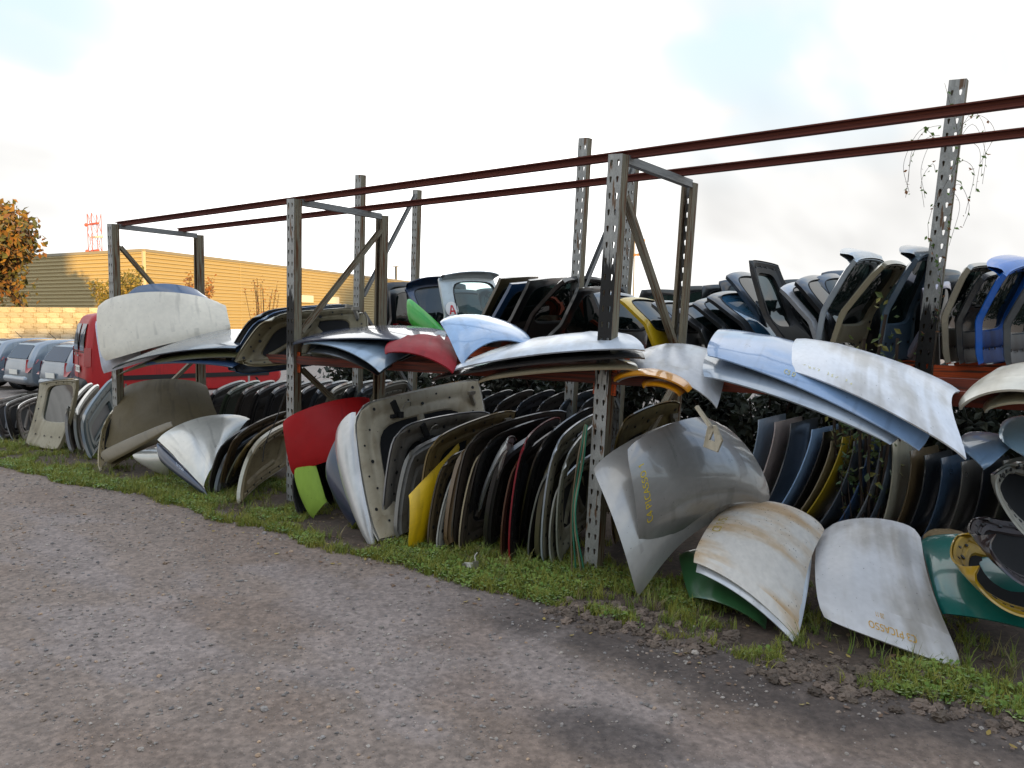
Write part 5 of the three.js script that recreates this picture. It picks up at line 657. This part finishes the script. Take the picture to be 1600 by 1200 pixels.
{
  const c = thing('parked_van', 'red panel van with a dark rear window parked behind the upright white hood', 'van', [-16.15, fall(-16.15) - .03, -3.95], 1.3), W = 1.72, H = 1.84, belt = 1.0, tk = .14, pm = paint('#b8060f', 'satin'); c.scale.y = 1.16;
  mesh('body', carBody([[.04, .3], [0, .55], [.02, 1.1], [.12, 1.66], [.3, 1.82], [2.2, 1.84], [2.7, 1.72], [3.3, 1.12], [4.0, .98], [4.42, .8], [4.5, .4], [4.1, .22], [.4, .22]], W, belt, H, tk), pm, c);
  for (const s of [-1, 1]) { wheel(c, .8, s * (W / 2 - .08), .31); wheel(c, 3.6, s * (W / 2 - .08), .31);
    mesh('side_window', sidePane([[2.15, 1.08], [2.15, 1.6], [2.6, 1.58], [3.12, 1.1]], W, belt, H, tk, s), M.carGlass, c);
    mesh('tail_lamp', gridGeo(3, 5, (u, v) => V(-.02 + .02 * v + .12 * u, .78 + .36 * v, s * (W / 2 + .006 - .12 * (1 - u)))), M.redLamp, c);
    mesh('rub_strip', bar(V(.5, .55, s * (W / 2 + .005)), V(4.1, .55, s * (W / 2 + .005)), .02, .09), M.dark, c);
    const dr = mesh('rear_window', gridGeo(4, 4, (u, v) => V(.015 + .1 * v * v - .012, 1.08 + .52 * v, s * (.1 + (W / 2 - .3 - .06 * v) * u))), M.carGlass, c); mesh('frame', gridGeo(1, 1, (u, v) => V(-.0, 1.04 + .02 * v, s * (.08 + .6 * u))), M.dark, dr);
  }
  mesh('door_gap', bx(.01, 1.3, .012, -.012, 1.0, 0), M.dark, c);
  mesh('rear_bumper', new THREE.CapsuleGeometry(.12, W - .4, 4, 10).rotateX(Math.PI / 2).translate(.04, .42, 0), M.dark, c);
  plate(c, 'TD 343 XT', .52, -.03, .72, -Math.PI / 2);
  mesh('handle', bx(.03, .03, .18, -.02, .98, .1), M.chrome, c);
  mesh('badge', bx(.012, .05, .1, -.02, 1.0, -.35), M.chrome, c);
}
for (const [x, z, l] of [[-24.6, -8.4, 'black exhaust fan box on the ledge over the left silver car'], [-22.3, -9.2, 'black exhaust fan box on the ledge over the silver car nearest the van']]) { // low dark boxes seen above the cars
  const b = thing('vent_box', l, 'vent box', [x, fall(x), z], .6); mesh('stand', merge([bx(.08, 1.35, .08, -.35, .675, 0), bx(.08, 1.35, .08, .35, .675, 0)]), M.dark, b); mesh('casing', bx(1.0, .5, .6, 0, 1.6, 0), M.dark, b); for (let i = 0; i < 4; i++) mesh('louvre', bx(.96, .03, .66, 0, 1.44 + .1 * i, 0), M.trim, b);
}

// ------------------------------------------------------------------ plants
function leafMat(r, g, b, t = .4) { return new THREE.MeshPhysicalMaterial({ vertexColors: true, roughness: .8, transmission: t, thickness: 0, side: THREE.DoubleSide, color: new THREE.Color(r, g, b) }); }
const leafWhite = leafMat(1, 1, 1, .35);
function leaves(list) {                             // list of {p, s, n?, c:[r,g,b]} folded leaf quads with own colours, one geometry
  const pos = new Float32Array(list.length * 18), col = new Float32Array(list.length * 18), nor = new Float32Array(list.length * 18); let k = 0;
  const a = V(), b = V(), n = V(), e1 = V(), e2 = V();
  for (const l of list) {
    a.set(rr(-1, 1), rr(-1, 1), rr(-1, 1)).normalize(); b.set(rr(-1, 1), rr(-1, 1), rr(-1, 1)).cross(a).normalize(); n.crossVectors(a, b);
    const s = l.s, A = V().copy(l.p).addScaledVector(a, -s), B = V().copy(l.p).addScaledVector(b, s * .55).addScaledVector(n, s * .18), C = V().copy(l.p).addScaledVector(a, s), D = V().copy(l.p).addScaledVector(b, -s * .55).addScaledVector(n, s * .18);
    for (const tri of [[A, B, C], [A, C, D]]) { const nn = e1.subVectors(tri[1], tri[0]).cross(e2.subVectors(tri[2], tri[0])).normalize(); for (const q of tri) { pos.set([q.x, q.y, q.z], k); nor.set([nn.x, nn.y, nn.z], k); col.set(l.c, k); k += 3; } }
  }
  const g = new THREE.BufferGeometry(); g.setAttribute('position', new THREE.BufferAttribute(pos, 3)); g.setAttribute('normal', new THREE.BufferAttribute(nor, 3)); g.setAttribute('color', new THREE.BufferAttribute(col, 3)); g.setAttribute('uv', new THREE.BufferAttribute(new Float32Array(list.length * 12), 2)); return g;
}
const barkMat = new THREE.MeshStandardMaterial({ color: '#3a2d22', roughness: .95 });
function branchy(root, depth, len, r, out, tips, dir) { // recursive limbs
  const end = root.clone().addScaledVector(dir, len), mid = root.clone().lerp(end, .5).add(V(rr(-1, 1), rr(-.3, .6), rr(-1, 1)).multiplyScalar(len * .09));
  out.push(new THREE.TubeGeometry(new THREE.QuadraticBezierCurve3(root, mid, end), 5, r, 5, false)); tips.push(end, mid);
  if (depth > 0) for (let i = 0; i < 3; i++) branchy(end, depth - 1, len * rr(.58, .78), r * .6, out, tips, dir.clone().add(V(rr(-1, 1), rr(-.35, .75), rr(-1, 1)).multiplyScalar(.72)).normalize());
}
function tree(name, label, cat, x, z, H, spread, cols, nLeaf, ls, group, depth = 4) {
  const t = thing(name, label, cat, [x, 0, z], 0, group), limb = [], tips = [];
  branchy(V(0, 0, 0), depth, H * .34, H * .022, limb, tips, V(rr(-.05, .05), 1, rr(-.05, .05)).normalize());
  mesh('trunk', merge(limb), barkMat, t);
  const ll = []; for (let i = 0; i < nLeaf; i++) { const b = tips[Math.floor(rnd() * tips.length)]; if (b.y < H * .25) { i -= rnd() < .97 ? 1 : 0; continue; } const q = b.clone().add(V(rr(-1, 1), rr(-1, 1), rr(-1, 1)).multiplyScalar(spread * Math.cbrt(rnd()))); const c = cols[Math.floor(rnd() * cols.length)], k = rr(.75, 1.2); ll.push({ p: q, s: ls * rr(.7, 1.3), c: c.map(v => v * k) }); }
  if (ll.length) mesh('crown', leaves(ll), leafWhite, t); return t;
}
const autumn = [[.26, .13, .02], [.30, .17, .025], [.16, .13, .02], [.08, .09, .02], [.22, .09, .015]];
seed = 777; tree('autumn_tree', 'broadleaf tree with orange autumn leaves beside the warehouse', 'tree', -34.2, -9.6, 6.2, .85, autumn, 11000, .15);
function bush(name, label, cat, x, z, w, h, d, cols, n, ls, group, stems = 14) {
  const t = thing(name, label, cat, [x, 0, z], 0, group), st = [], ll = [];
  for (let i = 0; i < stems; i++) { const e = V(rr(-w, w) * .5, h * rr(.55, 1.05), rr(-d, d) * .5), b = V(e.x * .3, 0, e.z * .3), m = b.clone().lerp(e, .5).add(V(rr(-.1, .1), .05, rr(-.1, .1))); st.push(new THREE.TubeGeometry(new THREE.QuadraticBezierCurve3(b, m, e), 6, .012, 4, false)); for (let k = 0; k < n / stems; k++) { const q = b.clone().lerp(e, rr(.25, 1.05)).add(V(rr(-1, 1), rr(-1, 1), rr(-1, 1)).multiplyScalar(.16 * Math.min(w, 1.2))); q.y = Math.max(.03, q.y); const c = cols[Math.floor(rnd() * cols.length)], f = rr(.7, 1.25); ll.push({ p: q, s: ls * rr(.6, 1.3), c: c.map(v => v * f) }); } }
  mesh('stems', merge(st), barkMat, t); mesh('foliage', leaves(ll), leafWhite, t); return t;
}
const yel = [[.28, .2, .03], [.2, .17, .03], [.12, .13, .03]], org = [[.36, .15, .03], [.3, .11, .02], [.2, .1, .03]], grn = [[.018, .03, .01], [.013, .022, .009], [.03, .036, .014]];
seed = 99; bush('shrub', 'yellow green shrub at the foot of the warehouse corner', 'shrub', -33.6, -13.8, 3.6, 3.5, 1.8, yel, 6000, .09, 'autumn shrubs along the warehouse', 26);
bush('shrub', 'orange shrub between the yellow green shrub and the white upright hood', 'shrub', -31.2, -15.6, 2.4, 3.3, 1.4, org, 2800, .075, 'autumn shrubs along the warehouse', 18);
bush('shrub', 'sparse orange shrub of tall bare twigs in front of the warehouse', 'shrub', -29.4, -18.2, 1.6, 3.3, 1.2, org, 500, .05, 'autumn shrubs along the warehouse', 22);
// distant bare trees along the right hand skyline
seed = 41; for (const [x, z, h, l] of [[-19, -66, 4.6, 'leafless tree on the skyline left of the near post'], [-11, -64, 4.2, 'leafless tree on the skyline behind the braces of the near post'], [-3, -62, 4.6, 'leafless tree on the skyline over the yellow tailgate'], [4, -60, 4.8, 'leafless tree on the skyline above the blue glass'], [11, -58, 5.4, 'leafless tree on the skyline over the leaning tailgates']]) tree('bare_tree', l, 'tree', x, z, h, 1.1, org, 260, .1, 'bare trees on the skyline', 5);
// dark brambles behind the back rack
const bram = ['behind the left end of the back rack', 'behind the middle of the back rack', 'behind the back rack past the near post', 'beneath the orange shelf beam', 'at the right end under the orange beam'];
seed = 5; [[-6.6, -5.0], [-3.4, -4.9], [-.6, -4.8], [1.9, -4.7], [4.2, -4.2]].forEach(([x, z], i) => bush('bramble_bush', 'dark green bramble thicket ' + bram[i], 'bush', x, z, 3.4, 1.3, 1.1, grn, 8000, .065, 'brambles behind the back rack', 40));
bush('ivy_clump', 'light green ivy clump climbing round the foot of the tall back post', 'ivy', 1.25, -2.05, .6, 1.75, .4, [[.12, .16, .03], [.07, .11, .03], [.2, .18, .03]], 420, .035, null, 10);
{ // climber on the tall back post
  const t = thing('vine', 'thin leafy vine tendrils hanging round the top of the tall back post', 'vine', [0, 0, 0]), st = [], ll = [], X = 1.44, Z = -2.3; seed = 321;
  const run = (pts, nl) => { const c = new THREE.CatmullRomCurve3(pts); st.push(new THREE.TubeGeometry(c, 20, .0014, 4, false)); for (let i = 0; i < nl; i++) { const p = c.getPoint(rnd()).add(V(rr(-.02, .02), rr(-.02, .02), rr(-.02, .02))); ll.push({ p, s: rr(.008, .024), c: rnd() < .3 ? [.24, .1, .03] : [.12, .2, .04] }); } };
  run([1.4, 1.9, 2.4, 2.9, 3.4].map((y, i) => at(X + .09 * (i % 2 ? 1 : -1) * .8, y, Z + .03)), 46);
  run([1.6, 2.1, 2.6, 3.1].map((y, i) => at(X + .07, y, Z + .02 * (i % 2))), 40);
  for (let i = 0; i < 12; i++) { const y = rr(2.2, 3.3), s = rnd() < .45 ? -1 : 1, r = rr(.1, .28); run([at(X + s * .06, y, Z + .04), at(X + s * r * .6, y + rr(-.02, .12), Z + rr(0, .1)), at(X + s * r, y - rr(.0, .16), Z + rr(0, .1)), at(X + s * r * rr(.7, 1.15), y - rr(.2, .45), Z + rr(0, .1))], 7); }
  mesh('stems', merge(st), barkMat, t); mesh('leaves', leaves(ll), leafWhite, t);
}
{ // climber hanging among the fenders
  const t = thing('creeper', 'green creeper hanging down among the fenders under the back rack', 'creeper', [0, 0, 0]), st = [], ll = []; seed = 17;
  for (let i = 0; i < 2; i++) { const x = rr(1.1, 1.25), z = rr(-1.9, -1.75), c = new THREE.CatmullRomCurve3([V(x, 1.2, z), V(x + .04, .85, z + .06), V(x - .02, .5, z + .03), V(x + .02, .2, z + .05)]); st.push(new THREE.TubeGeometry(c, 16, .003, 4, false)); for (let k = 0; k < 26; k++) ll.push({ p: c.getPoint(rnd() * rr(.4, 1)).add(V(rr(-.06, .06), rr(-.04, .04), rr(-.06, .06))), s: rr(.018, .036), c: [.045, .1, .025] }); }
  mesh('stems', merge(st), barkMat, t); mesh('leaves', leaves(ll), leafWhite, t);
}

seed = 8; { const c = V(SUN.x, 0, SUN.z).normalize(), p = V(-c.z, 0, c.x), q = c.clone().multiplyScalar(34).addScaledVector(p, -9.5); tree('poplar_tree', 'tall poplar beyond the storage shed', 'tree', q.x, q.z, 19, 2.4, grn, 7000, .35, null, 4); }
// ------------------------------------------------------------------ far masts
{
  const t = thing('radio_mast', 'red and white lattice radio mast standing behind the warehouse', 'mast', [-121.3, 0, -53.6]);
  const R = new THREE.MeshStandardMaterial({ color: '#b8594a', roughness: .6 }), Wt = new THREE.MeshStandardMaterial({ color: '#d8cfc4', roughness: .6 });
  for (let s = 0; s < 6; s++) { const y0 = s * 2.85, y1 = y0 + 2.85, g = []; for (const [a, b] of [[-.7, -.7], [.7, -.7], [.7, .7], [-.7, .7]]) g.push(bar(V(a, y0, b), V(a, y1, b), .08, .08, V(1, 0, 0))); for (const z of [-.7, .7]) g.push(bar(V(-.7, y0, z), V(.7, y1, z), .045, .045), bar(V(.7, y0, z), V(-.7, y1, z), .045, .045), bar(V(z, y0, -.7), V(z, y1, .7), .045, .045)); mesh('lattice_section', merge(g), s % 2 ? R : R, t); }
  for (const [y, x] of [[11.6, -2.6], [13.6, 2.0], [15.6, -2.6]]) { mesh('antenna_arm', merge([bar(V(-1.1, y, 0), V(1.1, y, 0), .28, .28), bar(V(0, y, 0), V(x, y, 0), .14, .14), new THREE.SphereGeometry(.28, 10, 8).translate(x, y, 0)]), y > 12 && y < 15 ? Wt : R, t); }
}
{
  const t = thing('floodlight_mast', 'thin floodlight mast on the skyline left of the near post', 'mast', [-31.6, 0, -58]);
  mesh('pole', new THREE.CylinderGeometry(.05, .08, 8.6, 8).translate(0, 4.3, 0), MR.galv, t);
  for (const [y, n] of [[8.6, 5], [7.4, 3]]) for (let i = 0; i < n; i++) mesh('lamp_head', bx(.3, .2, .2, (i - (n - 1) / 2) * .42, y, 0, .3), new THREE.MeshStandardMaterial({ color: '#b98a50', roughness: .5 }), t);
}

// ------------------------------------------------------------------ small things by the racks
{
  const t = thing('trim_strip', 'bundle of green and cream rubber trim strips hanging beside the near post', 'trim strip', [0, 0, 0]);
  [['#2b6f55', 0], ['#8f8468', .018], ['#2f7a5f', .03], ['#6c5d45', -.014]].forEach(([c, k]) => mesh('strip', tube([V(.0 + k, 1.0, .08 + k), V(-.02 + k * .4, .75, .12 - k), V(-.05 + k, .42, .14 + k * .6), V(-.035 + k * 1.5, .03, .12 - k)], .006, 20, 5), new THREE.MeshStandardMaterial({ color: c, roughness: .6 }), t));
}
{
  const t = thing('hinge_bracket', 'cream hinge bracket hanging off the pale grey hood beside the near post', 'hinge', [.96, 1.05, .3]); t.scale.setScalar(.72);
  const cm = inner('#c9bfa8');
  const sh = new THREE.Shape([[-.06, -.1], [.05, -.13], [.085, -.04], [.03, .07], [-.03, .06]].map(p => new THREE.Vector2(...p))); const ho = new THREE.Path([[-.02, -.05], [.035, -.06], [.015, .03]].map(p => new THREE.Vector2(...p))); sh.holes.push(ho);
  mesh('plate', new THREE.ExtrudeGeometry(sh, { depth: .02, bevelEnabled: true, bevelSize: .004, bevelThickness: .004, bevelSegments: 1 }), cm, t);
  mesh('arm', bar(V(-.15, .2, -.03), V(-.01, .05, .005), .03, .025), cm, t); mesh('pin', new THREE.CylinderGeometry(.012, .012, .05, 10).rotateX(1.57).translate(0, .06, .01), M.zinc, t);
}
{
  const t = thing('hood_latch', 'fallen grey hood latch lying on the grass below the pale fender', 'latch', [-.62, .03, .5], .5); t.scale.setScalar(.75);
  mesh('plate', bx(.11, .05, .012, 0, .02, 0, -.6), M.zinc, t); mesh('bracket', merge([bx(.05, .07, .02, .05, .03, .01, 0, .4), tube([V(.02, .03, 0), V(.05, .06, .01), V(.04, .1, -.01), V(.06, .13, -.03)], .008, 12)]), M.zinc, t); mesh('clip', bx(.03, .03, .03, -.05, .025, .02), M.zinc, t);
}
seed = 61; {
  const g = new THREE.IcosahedronGeometry(.14, 2), P = g.attributes.position; for (let i = 0; i < P.count; i++) { const k = .78 + .45 * fbm(P.getX(i) * 12 + 3, P.getY(i) * 12 + P.getZ(i) * 9, 3, 66); P.setXYZ(i, P.getX(i) * k * 1.25, P.getY(i) * k * .75, P.getZ(i) * k); } g.computeVertexNormals();
  const r = mesh('rock', g, new THREE.MeshStandardMaterial({ color: '#7d6a4c', map: dustyTex, roughness: .95 }), scene); r.position.set(1.82, .1, -1.9); tag(r, 'tan rock on the dark soil below the tip of the big white hood', 'rock');
}
{ const t = thing('hanging_wire', 'loose black wire hanging down over the red hood', 'wire', [0, 0, 0]); mesh('cable', tube([at(-BL + .06, 1.1, .06), at(-BL + .08, .8, .2), at(-BL + .14, .6, .36), at(-BL + .16, .45, .4)], .004, 20, 5), M.rubber, t); }

// ------------------------------------------------------------------ verge: grass, weeds, clods, stones (uncountable)
const dummy = new THREE.Object3D();
function scatter(name, label, cat, geo, mat, n, place, tint) {
  const im = new THREE.InstancedMesh(geo, mat, n); let k = 0, guard = 0;
  while (k < n && guard++ < n * 30) { const q = place(); if (!q) continue; dummy.position.set(q[0], q[1], q[2]); dummy.rotation.set(q[4] ?? rr(-.3, .3), rr(0, 6.28), rr(-.3, .3)); dummy.scale.set(q[3], q[3] * (q[5] ?? 1), q[3]); dummy.updateMatrix(); im.setMatrixAt(k, dummy.matrix); im.setColorAt(k, tint(q)); k++; }
  im.count = k; im.name = numbered(name); im.castShadow = im.receiveShadow = true; tag(im, label, cat, null, 'stuff'); scene.add(im); return im;
}
function tuft(n, h, w) { const list = []; for (let i = 0; i < n; i++) { const a = rr(0, 6.28), b = rr(.3, 1) * h, r = rr(.2, .9) * h * .6, x0 = rr(-1, 1) * .02, z0 = rr(-1, 1) * .02, wx = Math.cos(a + 1.57) * w, wz = Math.sin(a + 1.57) * w; list.push(gridGeo(1, 3, (u, v) => V(x0 + Math.cos(a) * r * v * v + wx * (u - .5) * (1 - v * .85), b * v * (1 - .25 * v), z0 + Math.sin(a) * r * v * v + wz * (u - .5) * (1 - v * .85)))); } return merge(list); }
const grassMat = new THREE.MeshPhysicalMaterial({ color: '#ffffff', roughness: .75, transmission: .25, thickness: 0, side: THREE.DoubleSide });
seed = 2024;
const onVerge = (lo, hi) => { const x = rr(-13, 5.2), e = edgeZ(x), z = e - Math.pow(rnd(), 1.4) * 1.3 + rr(-.02, .06); const den = fbm(x * 2.4, z * 2.4, 3, 77) + .02 * (x > .6 ? -1 : 0) + (z < -.1 ? -.08 : 0); if (den < lo || rnd() > sst(lo, hi, den)) return null; return [x, groundHeight(x, z) - .004, z]; };
const gt = (a, b, t) => new THREE.Color().setRGB(lerp(a[0], b[0], t), lerp(a[1], b[1], t), lerp(a[2], b[2], t));
for (let v = 0; v < 3; v++) scatter('grass', 'short patchy grass growing along the verge under the panels', 'grass', tuft(7, .055 + .02 * v, .006), grassMat, 8000, () => { const q = onVerge(.39, .54); return q && [...q, rr(.5, 1.25)]; }, () => gt([.15, .21, .016], [.32, .3, .035], rnd()));
scatter('weeds', 'low broad leaved weeds scattered through the verge grass', 'weeds', (() => { const l = []; for (let i = 0; i < 7; i++) { const a = i * .9, r = .018 + .012 * (i % 3); l.push(gridGeo(2, 2, (u, w) => V(Math.cos(a) * (r + .028 * w) - Math.sin(a) * (u - .5) * .026 * Math.sin(.5 + 2.4 * w), .012 + .018 * Math.sin(w * 2.2) + .006 * i % .02, Math.sin(a) * (r + .028 * w) + Math.cos(a) * (u - .5) * .026 * Math.sin(.5 + 2.4 * w)))); } return merge(l); })(), grassMat, 3400, () => { const q = onVerge(.46, .64); return q && [q[0], q[1] + .003, q[2], rr(.35, .95), rr(-.2, .2)]; }, () => gt([.11, .22, .018], [.25, .34, .05], rnd()));
scatter('dry_grass', 'straw coloured dead grass lying along the verge', 'grass', tuft(5, .06, .004), grassMat, 3600, () => { const q = onVerge(.3, .45); return q && [...q, rr(.5, 1.2), rr(-1.2, 1.2)]; }, () => gt([.2, .15, .07], [.32, .25, .13], rnd()));
scatter('tall_grass', 'longer grass blades growing up round the feet of posts and panels', 'grass', tuft(6, .17, .006), grassMat, 800, () => { const x = rr(-9, 4.4), z = rr(-.25, .62); if (z > edgeZ(x) - .1 || fbm(x * 3.1, z * 3.1, 3, 123) < .52) return null; return [x, groundHeight(x, z) - .004, z, rr(.5, 1.15)]; }, () => rnd() < .35 ? gt([.3, .24, .1], [.22, .2, .07], rnd()) : gt([.12, .2, .02], [.24, .28, .04], rnd()));
scatter('far_grass', 'strip of grass on the yard edge in front of the silver cars', 'grass', tuft(7, .12, .012), grassMat, 2600, () => { const x = rr(-26, -10.5), z = -2.4 + (x + 18) * -.08 + rr(-1.1, 1.1); return fbm(x, z * 1.4, 3, 88) > .42 ? [x, fall(x) - .03, z, rr(.6, 1.3)] : null; }, () => gt([.12, .16, .03], [.2, .2, .05], rnd()));
function stone(k) { const g = new THREE.IcosahedronGeometry(1, k > 3 ? 2 : 1), P = g.attributes.position; for (let i = 0; i < P.count; i++) { const f = .7 + .6 * hash(Math.round(P.getX(i) * 9), Math.round(P.getY(i) * 9 + P.getZ(i) * 31), k); P.setXYZ(i, P.getX(i) * f * 1.15, P.getY(i) * f * .7, P.getZ(i) * f); } g.computeVertexNormals(); return g; }
const stoneMat = new THREE.MeshStandardMaterial({ color: '#ffffff', roughness: .92 });
for (let v = 0; v < 2; v++) scatter('gravel', 'loose gravel strewn over the grey yard surface', 'gravel', stone(v + 1), stoneMat, 11000, () => { const x = rr(-9, 4.6), z = rr(.3, 4.4); if (z < edgeZ(x) - .2) return null; const d = fbm(x * 1.7, z * 2.1, 3, 99); if (rnd() > sst(.3, .6, d) * .8 + .2) return null; const s = .0028 + .008 * Math.pow(rnd(), 4) + (rnd() < .006 ? .009 : 0); return [x, groundHeight(x, z) + s * .2, z, s]; }, () => { const k = rr(.55, 1.25); return gt([.2 * k, .185 * k, .175 * k], rnd() < .3 ? [.4 * k, .27 * k, .17 * k] : [.36 * k, .31 * k, .26 * k], rnd()); });
for (let v = 0; v < 2; v++) scatter('soil_clods', 'churned dark clods of earth along the verge on the near side', 'earth', stone(v + 4), stoneMat, 1500, () => { const x = rr(.15, 4.6), e = edgeZ(x), z = e - .02 + (rnd() + rnd() - 1) * .26; if (fbm(x * 3, z * 3, 3, 111) < .4) return null; const s = .005 + .026 * Math.pow(rnd(), 3.6); return [x, groundHeight(x, z) + s * .25, z, s]; }, () => { const k = rr(.6, 1.3); return gt([.10 * k, .075 * k, .055 * k], [.17 * k, .125 * k, .095 * k], rnd()); });
scatter('fallen_leaves', 'small brown and yellow leaves fallen on the verge', 'leaves', gridGeo(2, 1, (u, v) => V((u - .5) * .03, .004 + .004 * Math.abs(u - .5), (v - .5) * .02 * Math.sin(.4 + u * 2.4))), grassMat, 900, () => { const x = rr(-9, 4.6), z = edgeZ(x) + .35 - Math.pow(rnd(), 1.2) * 1.5; return [x, groundHeight(x, z) + .004, z, rr(.6, 1.2), rr(-.3, .3)]; }, () => rnd() < .35 ? gt([.3, .2, .04], [.4, .3, .06], rnd()) : gt([.12, .07, .04], [.22, .12, .06], rnd()));

renderer.render(scene, camera);
